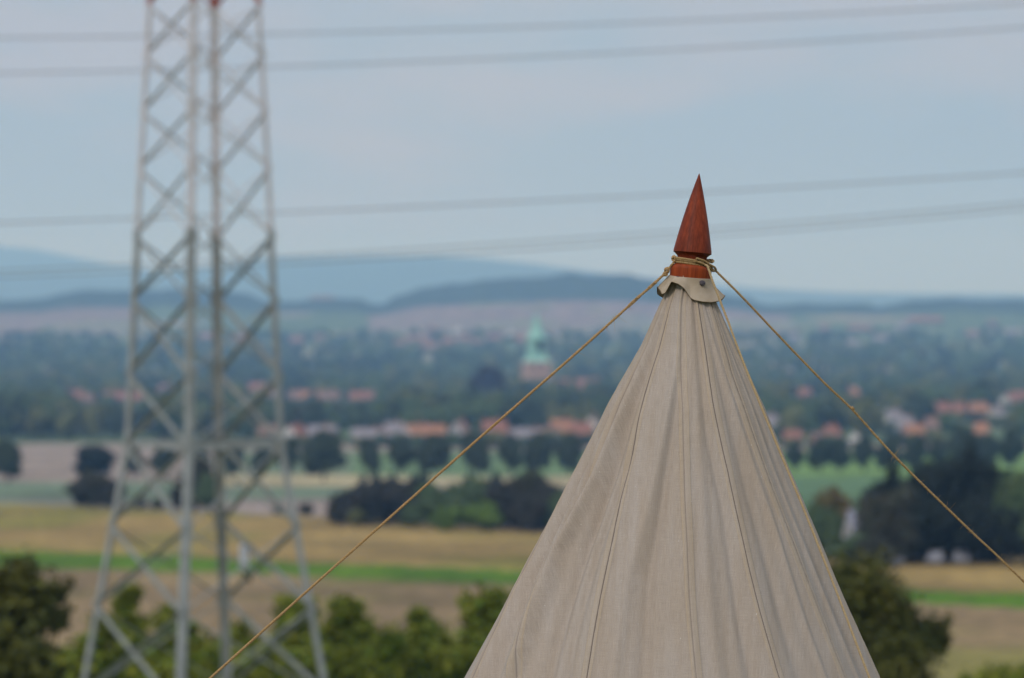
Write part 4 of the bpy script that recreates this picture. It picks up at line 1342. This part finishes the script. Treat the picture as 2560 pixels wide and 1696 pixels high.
# ------------------------------------------------------------------ houses
ROOFS = {'red': (0.25, 0.11, 0.075), 'orange': (0.33, 0.16, 0.09), 'brown': (0.20, 0.125, 0.10), 'grey': (0.24, 0.21, 0.22), 'blue': (0.10, 0.17, 0.32), 'pale': (0.22, 0.22, 0.27), 'pink': (0.25, 0.14, 0.115)}
WALLS = {'white': (0.56, 0.55, 0.53), 'cream': (0.40, 0.35, 0.29), 'brick': (0.34, 0.17, 0.12), 'grey': (0.36, 0.35, 0.35)}
RM = {k: material('roof_tiles_' + k, v, tuple(c * 0.8 for c in v), scale=1.5, rough=0.8, spec=0.2) for k, v in ROOFS.items()}
WM = {k: material('house_wall_' + k, v, tuple(c * 0.9 for c in v), scale=1.0, rough=0.9, spec=0.1) for k, v in WALLS.items()}
GLASS = material('window_glass', (0.05, 0.06, 0.08), (0.03, 0.04, 0.05), scale=1, rough=0.15, spec=0.6)
FRAME = material('window_frame', (0.6, 0.58, 0.55), scale=2, rough=0.6)
DOOR = material('door_wood', (0.10, 0.06, 0.04), scale=4, rough=0.6)

HPROTO = {}
def house_meshes(roof, wall):
    key = (roof, wall)
    if key in HPROTO: return HPROTO[key]
    w_, dp, hw, hr = 10.0, 8.0, 4.6, 8.8       # ridge runs along x
    mb = MB()
    mb.box((-w_ / 2, -dp / 2, -1), (w_ / 2, dp / 2, hw))
    e = 0.0
    mb.add([(-w_ / 2, -dp / 2, hw), (-w_ / 2, dp / 2, hw), (-w_ / 2, 0, hr - 0.25), (w_ / 2, -dp / 2, hw), (w_ / 2, dp / 2, hw), (w_ / 2, 0, hr - 0.25)], [], [(0, 2, 1), (3, 4, 5)])
    wallm = mb.mesh('wall', WM[wall])
    mb = MB()
    ox, oy = w_ / 2 + 0.4, dp / 2 + 0.5
    zz = hw - 0.55
    for s in (-1, 1):
        V = [(-ox, s * oy, zz), (ox, s * oy, zz), (ox, 0, hr), (-ox, 0, hr), (-ox, s * oy, zz - 0.22), (ox, s * oy, zz - 0.22), (ox, 0, hr - 0.22), (-ox, 0, hr - 0.22)]
        mb.add(V, [(0, 1, 2, 3), (4, 7, 6, 5), (0, 4, 5, 1), (0, 3, 7, 4), (1, 5, 6, 2)])
    roofm = mb.mesh('roof', RM[roof])
    chim = MB().box((1.6, -0.9, hr - 1.4), (2.3, -0.2, hr + 0.9)).box((1.52, -0.98, hr + 0.9), (2.38, -0.12, hr + 1.02)).mesh('chimney', WM['brick'])
    win = MB().box((-0.65, -0.05, 0), (0.65, 0.02, 1.25)).mesh('window', FRAME)
    pane = MB().box((-0.55, -0.08, 0.1), (-0.04, -0.055, 1.15)).box((0.04, -0.08, 0.1), (0.55, -0.055, 1.15)).mesh('pane', GLASS)
    door = MB().box((-0.5, -0.06, 0), (0.5, 0.02, 2.1)).mesh('door', DOOR)
    HPROTO[key] = (wallm, roofm, chim, win, pane, door)
    return HPROTO[key]

HOUSE_BOX = []
def house(px, row_top, wpx, roof, wall, label, group, rz=0.0, H=8.8, d=None, parts=True, gable=False, hmin=5.0):
    d = d or dist_for(row_top, H, px, 1450, 5600)
    x = X(px, d)
    z = gz(x, d)
    Hreal = max(hmin, Z(row_top, d) - z)
    sz = Hreal / 8.8
    wm_ = wpx / F * d
    if gable:
        sx = sz * 1.1
        sy = wm_ / 8.8
        rz = rz + math.pi / 2
    else:
        sx = wm_ / 10.6
        sy = sz
    wl, rf, ch, wi, pn, dr = house_meshes(roof, wall)
    HOUSE_BOX.append((px, row_top, wpx, 3.5 * sz * F / d + 3, d))
    if not parts:
        V1 = np.array([v.co[:] for v in wl.vertices]); V2 = np.array([v.co[:] for v in rf.vertices])
        key = (roof, wall, 'join')
        if key not in HPROTO:
            mb = MB()
            for me, mi in ((wl, 0), (rf, 1)):
                Vv = np.array([v.co[:] for v in me.vertices])
                mb.add(Vv, [p.vertices[:] for p in me.polygons if len(p.vertices) == 4], [p.vertices[:] for p in me.polygons if len(p.vertices) == 3], mi)
            HPROTO[key] = mb.mesh('house', [WM[wall], RM[roof]])
        o = link('house', HPROTO[key], None, (x, d, z), (0, 0, rz))
        o.scale = (sx, sy, sz)
        return tag(o, label, 'house', group)
    t = empty('house', (x, d, z), rz, label, 'house', group)
    t.scale = (sx, sy, sz)
    link('wall', wl, t)
    r_ = link('roof', rf, t)
    link('chimney', ch, r_)
    for xx in (-3.4, -1.2, 3.2):
        w1 = link('window', wi, t, (xx, -4.0, 1.1)); link('pane', pn, w1)
    link('door', dr, t, (1.1, -4.0, 0.1))
    for xx in (-1.6, 1.6):
        for s in (-1, 1):
            w1 = link('window', wi, t, (s * 5.0, xx, 1.1), (0, 0, s * math.pi / 2)); link('pane', pn, w1)
    for s in (-1, 1):
        w1 = link('window', wi, t, (s * 5.0, 0, 4.7), (0, 0, s * math.pi / 2)); link('pane', pn, w1)
    return t

def houses():
    g1 = 'houses just behind the roadside trees, left of the tent'
    A = [(672, 1063, 52, 'pink', 'white', 0), (738, 1062, 60, 'red', 'white', 1.05), (805, 1063, 74, 'grey', 'cream', 0.1), (925, 1070, 90, 'grey', 'cream', 0), (985, 1055, 50, 'grey', 'brick', 0.3), (1046, 1060, 74, 'orange', 'white', 0.55), (1090, 1062, 56, 'orange', 'cream', -0.3), (1150, 1052, 36, 'brown', 'grey', .9), (1236, 1050, 62, 'red', 'brick', 0.1), (1258, 1073, 60, 'blue', 'white', 0.2), (1322, 1070, 92, 'grey', 'grey', 0.0), (1376, 1066, 50, 'brown', 'brick', 0.2), (1405, 1048, 58, 'orange', 'brick', 0.1), (1452, 1056, 60, 'red', 'cream', 0.0), (1482, 1040, 44, 'brown', 'white', 1.3)]
    rn = {'red': 'red', 'pink': 'pinkish-red', 'grey': 'grey', 'orange': 'orange', 'brown': 'brown', 'blue': 'blue'}
    for k, (px, rt, wp, rf, wl, rz) in enumerate(A):
        house(px, rt, wp, rf, wl, f'{rn[rf]}-roofed {wl} house, {ordinal(k)} from left behind the roadside trees left of tent', g1, rz)
    house(1226, 1090, 30, 'grey', 'white', 'small white gabled house below the blue roof beyond the rope', g1, 1.4)
    house(1020, 1088, 34, 'grey', 'white', 'small pale gabled outbuilding in front of the first orange roof', g1, 1.2)
    g2 = 'red-roofed houses among the woods left of the tent'
    B = [(190, 976, 56, 'red', 'brick'), (222, 984, 26, 'brown', 'brick'), (290, 979, 60, 'red', 'brick'), (338, 980, 46, 'red', 'cream'), (412, 962, 30, 'pink', 'brick'), (466, 976, 34, 'red', 'brick'), (645, 957, 46, 'red', 'brick'), (686, 975, 30, 'brown', 'cream'), (742, 976, 40, 'brown', 'white'), (782, 977, 62, 'orange', 'brick'), (826, 977, 50, 'brown', 'brick'), (900, 978, 56, 'red', 'white'), (945, 974, 34, 'brown', 'cream')]
    for k, (px, rt, wp, rf, wl) in enumerate(B):
        house(px, rt, wp, rf, wl, f'{rn[rf]}-roofed house, {ordinal(k)} from the left among the woods left of the church', g2, random.uniform(-.2, .2))
    g3 = 'houses among trees right of the tent'
    D_ = [(1925, 1035, 34, 'grey', 'white', .2), (1982, 1075, 46, 'red', 'brick', .1), (2050, 1085, 44, 'brown', 'brick', .3), (2078, 1062, 36, 'red', 'brick', .6), (2138, 1080, 30, 'grey', 'white', 1.4), (2010, 970, 34, 'red', 'brick', .1), (2112, 968, 72, 'orange', 'brick', 0), (2232, 1024, 44, 'grey', 'white', .4), (2262, 1040, 40, 'grey', 'grey', .2), (2284, 1060, 44, 'orange', 'brick', .3), (2328, 1042, 32, 'brown', 'brick', .1), (2352, 1006, 46, 'red', 'white', .2), (2396, 1006, 30, 'red', 'brick', 0), (2445, 1006, 52, 'orange', 'brick', .4), (2452, 1056, 34, 'orange', 'brick', .1), (2520, 985, 60, 'red', 'white', 1.2), (2552, 978, 66, 'red', 'brick', .2), (2492, 1016, 34, 'grey', 'cream', .7)]
    D_.sort()
    for k, (px, rt, wp, rf, wl, rz) in enumerate(D_):
        house(px, rt, wp, rf, wl, f'{rn[rf]}-roofed {wl}-walled house right of the tent, {ordinal(k)} counting from left', g3, rz)
    g4 = 'tiny houses of the hazy distant town'
    E = [(1045, 838, 62, 'pink'), (1075, 856, 40, 'pink'), (1120, 845, 30, 'red'), (1160, 838, 30, 'pink'), (1190, 846, 26, 'brown'), (1236, 836, 36, 'pink'), (1304, 840, 28, 'red'), (742, 842, 34, 'pink'), (798, 836, 24, 'brown'), (1000, 850, 30, 'brown'), (2150, 812, 60, 'pink'), (2200, 838, 34, 'grey'), (2312, 792, 86, 'red'), (2255, 808, 34, 'grey'), (2130, 848, 26, 'grey'), (1985, 834, 24, 'grey'), (2430, 826, 30, 'pink'), (2530, 822, 28, 'grey'), (2480, 800, 24, 'brown'), (1080, 812, 22, 'pink'), (1350, 836, 26, 'pink'), (600, 838, 36, 'pink'), (520, 832, 40, 'pink'), (2060, 812, 24, 'pink')]
    for k, (px, rt, wp, rf) in enumerate(E):
        wl = 'white' if rf == 'grey' else 'cream'
        house(px, rt, wp, rf, wl, f'tiny {rn[rf]}-roofed house in the hazy distant town, {"left" if px < 1600 else "right"} of the tent, number {k + 1} in the haze' if False else f'tiny hazy {rn[rf]}-roofed house in the distant town {"left" if px < 1600 else "right"} of the tent', g4 + f' {"left" if px < 1600 else "right"} of the tent, {rn[rf]} roofs', random.uniform(-.2, .2), H=10.0, parts=False, d=dist_for(rt, 10.0, px, 3900, 6200))
    house(1278, 823, 26, 'grey', 'white', 'pale tall house in the distant town just left of the church spire', None, 1.4, H=12, parts=False, d=dist_for(823, 12, 1278, 3900, 6200))
    house(1143, 815, 20, 'grey', 'white', 'pale narrow tower-like house in the distant town', None, 1.4, H=14, parts=False, d=dist_for(815, 14, 1143, 3900, 6200))
    # large pinkish roof on the ridge
    house(806, 741, 58, 'pink', 'cream', 'long pinkish-roofed building on top of the hazy ridge right of the pylon', None, 0, d=6950, parts=True)
houses()

# white house and low outbuildings in front of the dark clump and the copse
def near_buildings():
    house(2146, 1274, 56, 'pale', 'grey', 'small pale grey-roofed house between trees right of the tent', None, 0.15, d=497)
    house(1281, 1286, 22, 'grey', 'grey', 'narrow pale gable end beside the dark copse near the tent', None, 0.1, d=640, gable=True, hmin=1.5)
    sm = material('shed_roof', (0.17, 0.155, 0.17), (0.13, 0.12, 0.13), scale=2, rough=0.7)
    wl = WM['grey']
    d = 668.0
    x = X(990, d)
    t = empty('field_shed', (x, d, gz(x, d)), 0.05, 'low grey-roofed shed at the foot of the purplish bushes', 'shed')
    w_ = 80 / F * d / 2
    h = Z(1288, d) - gz(x, d)
    MB().box((-w_, -1.8, -0.5), (w_, 1.8, h - 0.7)).build('wall', wl, t)
    mb = MB()
    for s in (-1, 1):
        V = [(-w_ - .3, s * 2.2, h - 0.8), (w_ + .3, s * 2.2, h - 0.8), (w_ + .3, 0, h), (-w_ - .3, 0, h), (-w_ - .3, s * 2.2, h - 0.95), (w_ + .3, s * 2.2, h - 0.95), (w_ + .3, 0, h - .15), (-w_ - .3, 0, h - .15)]
        mb.add(V, [(0, 1, 2, 3), (4, 7, 6, 5), (0, 4, 5, 1), (0, 3, 7, 4), (1, 5, 6, 2)])
    mb.build('roof', sm, t)
    MB().box((-0.5, -1.86, -.2), (0.6, -1.8, h - .9)).build('door', DOOR, t)
near_buildings()

def car_proto():
    pm = material('white_car_paint', (0.27, 0.27, 0.31), (0.25, 0.25, 0.28), scale=1, rough=0.35, spec=0.4)
    tm = material('tyre_rubber', (0.02, 0.02, 0.02), scale=5, rough=0.8)
    rm = material('wheel_rim', (0.4, 0.4, 0.42), scale=5, rough=0.4, metallic=0.6)
    lm = material('lamp_glass', (0.5, 0.5, 0.5), scale=5, rough=0.2)
    prof = [(-2.1, .35), (-2.15, .75), (-1.95, .92), (-1.6, 1.0), (-1.2, 1.42), (-.2, 1.5), (.5, 1.44), (1.15, .98), (1.95, .86), (2.15, .62), (2.12, .35)]
    def extr(pr, hw, hw_top=None):
        mb = MB()
        n = len(pr)
        V = []
        for s in (-1, 1):
            for (x, z) in pr:
                k = hw if z < 1.0 else (hw_top or hw)
                V.append((x, s * k, z))
        Q = [(i, (i + 1) % n, n + (i + 1) % n, n + i) for i in range(n)]
        mb.add(V, Q)
        mb.add(V[:n], [], [(0, i + 1, i) for i in range(1, n - 1)])
        mb.add(V[n:], [], [(0, i, i + 1) for i in range(1, n - 1)])
        return mb
    t = empty('parked_car', (0, 0, 0), 0, 'x', 'car', 'white cars parked below the dark trees')
    extr(prof, 0.86, 0.70).build('body', pm, t)
    mb = MB()
    for s in (-1, 1):
        y = s * 0.80
        V = [(-1.45, y * 1.04, 1.03), (-1.1, y * .9, 1.38), (.45, y * .9, 1.38), (.98, y * 1.04, 1.03)]
        V = [(a, b + s * 0.03, c) for a, b, c in V]
        mb.add(V, [(0, 1, 2, 3) if s > 0 else (3, 2, 1, 0)])
    mb.build('side_window', GLASS, t)
    for x in (-1.35, 1.35):
        for s in (-1, 1):
            w1 = MB().tube([(x, s * 0.72, .32), (x, s * 0.88, .32)], 0.32, 18).build('wheel', tm, t, False)
            MB().tube([(x, s * 0.885, .32), (x, s * 0.90, .32)], 0.19, 14).build('rim', rm, w1)
    for s in (-1, 1):
        MB().box((2.08, s * .62 - .14, .60), (2.17, s * .62 + .14, .74)).build('headlight', lm, t)
    return t

def cars():
    c0 = car_proto()
    spots = [(2206, 480, 0.12, 'white car parked right of the white house below the dark trees'), (2258, 487, 0.5, 'white car partly behind the grass, second from the left below the dark trees'), (2345, 486, 1.3, 'white car seen end-on below the middle of the dark clump'), (2403, 486, 1.5, 'rightmost white car below the tallest dark fir')]
    for k, (px, d, rz, lab) in enumerate(spots):
        o = c0 if k == 0 else copy_tree(c0)
        x = X(px, d)
        o.location = (x, d, gz(x, d) - 0.02)
        o.rotation_euler = (0, 0, rz)
        o['label'] = lab
        for ch in o.children: pass
cars()

# ------------------------------------------------------------------ church
def church():
    d = 2750.0
    k = d / F
    cx = X(1341, d)
    zb = gz(cx, d)
    t = empty('church', (cx, d, zb), R(20), 'church with square brick tower and green copper spire rising above the woods', 'church')
    br = material('tower_brick', (0.44, 0.28, 0.21), (0.34, 0.22, 0.17), scale=0.6, rough=0.9, spec=0.1)
    cu = material('green_copper', (0.21, 0.41, 0.34), (0.27, 0.47, 0.39), scale=0.5, rough=0.7, spec=0.2)
    dk = material('belfry_dark', (0.02, 0.025, 0.03), scale=1, rough=0.8)
    zr = lambda row: Z(row, d) - zb
    hw = 68 * k / 2 / 1.15
    MB().box((-hw, -hw, -2), (hw, hw, zr(905))).build('tower', br, t)
    mb = MB()
    for s in (-1, 1):
        mb.box((s * hw * .45 - .8, -hw - .12, zr(925)), (s * hw * .45 + .8, -hw - 0.02, zr(911)))
        mb.box((-hw - .12, s * hw * .45 - .8, zr(925)), (-hw - 0.02, s * hw * .45 + .8, zr(911)))
    mb.build('belfry_window', dk, t)
    def stack(levels, n=8, name='spire'):
        V, Q = [], []
        for row, wpx in levels:
            for q in range(n):
                a = 2 * math.pi * (q + 0.5) / n
                r = wpx * k / 2
                V.append((r * math.cos(a), r * math.sin(a), zr(row)))
        for j in range(len(levels) - 1):
            for q in range(n):
                Q.append((j * n + q, j * n + (q + 1) % n, (j + 1) * n + (q + 1) % n, (j + 1) * n + q))
        return mesh_np(name, np.array(V), np.array(Q), cu)
    link('helm_roof', stack([(905.5, 82), (904, 80), (898, 68), (890, 56), (882, 48), (882, 0.2)], 4, 'helm_roof'), t, rot=(0, 0, 0))
    # open lantern
    mb = MB()
    for q in range(8):
        a = 2 * math.pi * (q + 0.5) / 8
        r = 44 * k / 2
        p = (r * math.cos(a), r * math.sin(a))
        mb.tube([(p[0], p[1], zr(884)), (p[0], p[1], zr(848))], 0.28, 6)
    lan = mb.build('lantern', cu, t)
    MB().tube([(0, 0, zr(883)), (0, 0, zr(849))], 34 * k / 2, 8).build('louvre', dk, lan)
    mb = MB()
    # solid copper cheeks on the left side only
    for q in (3, 4, 5):
        a = 2 * math.pi * q / 8
        r = 41 * k / 2
        c = np.array((r * math.cos(a), r * math.sin(a), 0)); s_ = np.array((-math.sin(a), math.cos(a), 0)) * 1.9
        mb.bar(c - s_ + np.array((0, 0, zr(883))), c - s_ + np.array((0, 0, zr(849))), 2 * s_, -c / np.linalg.norm(c) * 0.3)
    mb.build('copper_panel', cu, lan)
    link('spire', stack([(849, 0.5), (849, 54), (847, 56), (842, 48), (835, 38), (826, 29), (815, 21), (800, 13), (786, 6), (779, 1.2), (776, .3)]), t)
    MB().tube([(0, 0, zr(777)), (0, 0, zr(768))], 0.12, 6).build('weather_vane', dk, t)
    # nave behind the trees
    L_ = 34
    nw = 8.5
    MB().box((hw, -nw, -2), (hw + L_, nw, 7)).build('nave', br, t)
    mb = MB()
    for s in (-1, 1):
        V = [(hw, s * (nw + .5), 6.6), (hw + L_ + .5, s * (nw + .5), 6.6), (hw + L_ + .5, 0, 13.5), (hw, 0, 13.5), (hw, s * (nw + .5), 6.2), (hw + L_ + .5, s * (nw + .5), 6.2), (hw + L_ + .5, 0, 13.1), (hw, 0, 13.1)]
        mb.add(V, [(0, 1, 2, 3), (4, 7, 6, 5), (0, 4, 5, 1), (0, 3, 7, 4), (1, 5, 6, 2)])
    mb.build('nave_roof', RM['red'], t)
    HOUSE_BOX.append((1341, 776, 74, 172, d))
church()

# ------------------------------------------------------------------ woods round the village
def woods():
    rng = np.random.default_rng(99)
    def proto(mat, seed, w_=10, h_=12.5, n=420, leaf=0.75, conif=False):
        r_ = np.random.default_rng(seed)
        lobes = round_lobes(w_, h_ - 1.4, 1.4, 9, r_)
        V, Q, T = crown_arrays(lobes, n, leaf, r_, inner=0.8, ico_=ICO2)
        tv, tq = tube_np([(0, 0, -1), (0, 0, 4)], [0.35, 0.25], 5)
        off = len(V)
        V = np.vstack([V, tv])
        return mesh_np('broadleaf_tree', V, [np.vstack([Q, tq + off]), T], [mat, M['bark']], [0] * len(Q) + [1] * len(tq) + [0] * len(T)), (V, Q, T)
    kinds = [('dark green', M['leaf_dark'], 0.34), ('green', M['leaf_mid'], 0.38), ('olive-green', M['leaf_olive'], 0.18), ('dusky brownish', M['leaf_brown'], 0.10)]
    protos = {}
    for i, (nm, mt, pr) in enumerate(kinds):
        protos[i] = [proto(mt, 300 + i * 5 + j, 10 + j * 1.5) for j in range(3)]
    # candidate spots: (px, distance)
    cand = []
    N = 5200
    for _ in range(N):
        px = rng.uniform(-260, 2820)
        u = rng.random()
        d = 1560 * (5400 / 1560.0) ** (u ** 0.92)
        h = rng.uniform(9, 16) * (1.0 if d < 3000 else 0.9)
        cand.append((px, d, h, rng.uniform(0.8, 1.25)))
    # a denser line just behind the brown field on the left, and screening trees between the houses
    for px in np.arange(-250, 640, 26):
        cand.append((px + rng.uniform(-8, 8), 1590 + rng.uniform(-30, 60), rng.uniform(9, 15), 1.0))
    keep = []
    for px, d, h, ws in cand:
        x = X(px, d)
        z = gz(x, d)
        top = HOR - (z + h - CZ) * F / d
        bot = HOR - (z - CZ) * F / d
        hwid = 0.46 * 10 * ws * h / 12.5 * F / d
        ok = True
        for hx, hr, hwp, hh, hd in HOUSE_BOX:
            if d < hd + 6 and px + hwid * .8 > hx - hwp / 2 and px - hwid * .8 < hx + hwp / 2 and top < hr + hh and bot > hr:
                if hd > 3500 or hd == 2750.0 or rng.random() > 0.06:
                    ok = False; break
            if abs(d - hd) < 14 and abs(px - hx) < hwp / 2 + hwid:
                ok = False; break
        if ok: keep.append((px, d, h, ws))
    # low growth in front of the houses so that only their roofs and upper walls show
    for hx, hr, hwp, hh, hd in HOUSE_BOX:
        if hd < 1450: continue
        for q in np.arange(hx - hwp / 2 - 4, hx + hwp / 2 + 8, 15 * 1600 / hd + 3):
            dd = hd - rng.uniform(25, 60)
            x = X(q, dd); z = gz(x, dd)
            htop = CZ + (HOR - (hr + hh)) / F * dd - z
            if htop > 2.2: keep.append((q + rng.uniform(-3, 3), dd, htop * rng.uniform(0.9, 1.1), 1.3))
    keep.sort(key=lambda t_: -(t_[2] / t_[1]))
    pr = np.array([k[2] for k in kinds])
    inview = [k for k in keep if -60 < k[0] < 2620]
    ind = set(id(k) for k in inview[:290])
    VV, QQ, TT, mq, mt = [], [], [], [], []
    off = 0
    for tkn in keep:
        px, d, h, ws = tkn
        c = fnoise(np.array([px / 55.0]), np.array([d / 500.0]), 61)[0] * 0.6 + rng.random() * 0.4
        i = 0 if c < 0.40 else (1 if c < 0.56 else (2 if c < 0.66 else (1 if c < .72 else (0 if c < .8 else 3))))
        me, arr = protos[i][rng.integers(3)]
        x = X(px, d); z = gz(x, d)
        s = h / 12.5
        rz = rng.random() * 6.28
        if id(tkn) in ind:
            o = link('broadleaf_tree', me, None, (x, d, z), (0, 0, rz))
            o.scale = (s * ws, s * ws, s)
            side = 'left' if px < 1650 else 'right'
            tag(o, f'{kinds[i][0]} broadleaf tree in the hazy woods around the village {side} of the tent', 'tree', f'{kinds[i][0]} trees of the village woods {side} of the tent')
        else:
            V, Q, T = arr
            # thin the leaves of far trees
            step = 1 if d < 2200 else (2 if d < 3400 else 3)
            nq = len(Q)
            sel = np.arange(0, nq, step)
            used = np.concatenate([Q[sel].ravel(), np.arange(nq * 4, len(V) - 10)])
            mp_ = np.full(len(V), -1); mp_[used] = np.arange(len(used))
            Vs = V[used].copy()
            ca, sa = math.cos(rz), math.sin(rz)
            k_ = 1.0 if step == 1 else (1.25 if step == 2 else 1.4)
            W_ = np.stack([(Vs[:, 0] * ca - Vs[:, 1] * sa) * s * ws + x, (Vs[:, 0] * sa + Vs[:, 1] * ca) * s * ws + d, Vs[:, 2] * s + z], 1)
            VV.append(W_); QQ.append(mp_[Q[sel]] + off); TT.append(mp_[T] + off)
            mq += [i] * len(sel); mt += [i] * len(T)
            off += len(W_)
    me = mesh_np('woodland', np.vstack(VV), [np.vstack(QQ), np.vstack(TT)], [k[1] for k in kinds], mq + mt)
    tag(link('woodland', me), 'hazy far woodland of mixed trees stretching behind and between the villages', 'woodland', kind='stuff')
    print('WOODS', len(keep), len(inview))
woods()

# the dark copper beech and a few other single trees that stand out
def special():
    def one(name, px, rt, H, kind, bh, label, wd=1.0, d=None):
        d = d or dist_for(rt, H, px, 1500, 3600)
        x = X(px, d)
        s = (Z(rt, d) - gz(x, d)) / bh
        place_tree(name, K[kind], x, d, label, 'tree', None, s * wd, s)
    one('copper_beech', 1222, 915, 19, 'beech', 7.0, 'dark purple copper beech rising left of the church tower', 0.62, d=2300)
    one('broadleaf_tree', 2272, 962, 15, 'olive', 9.0, 'yellowish-olive rounded tree among houses beyond the right rope', 0.75)
    one('broadleaf_tree', 1965, 945, 16, 'olive', 9.0, 'broad olive tree just right of the tent above the houses', 1.1)
    one('poplar', 2208, 900, 17, 'fir', 12.0, 'slender dark tree standing up out of the woods beyond the right rope', 1.0)
    one('broadleaf_tree', 2460, 945, 18, 'road_a', 11.6, 'large dark tree between the red roofs at the right edge', 1.1)
special()
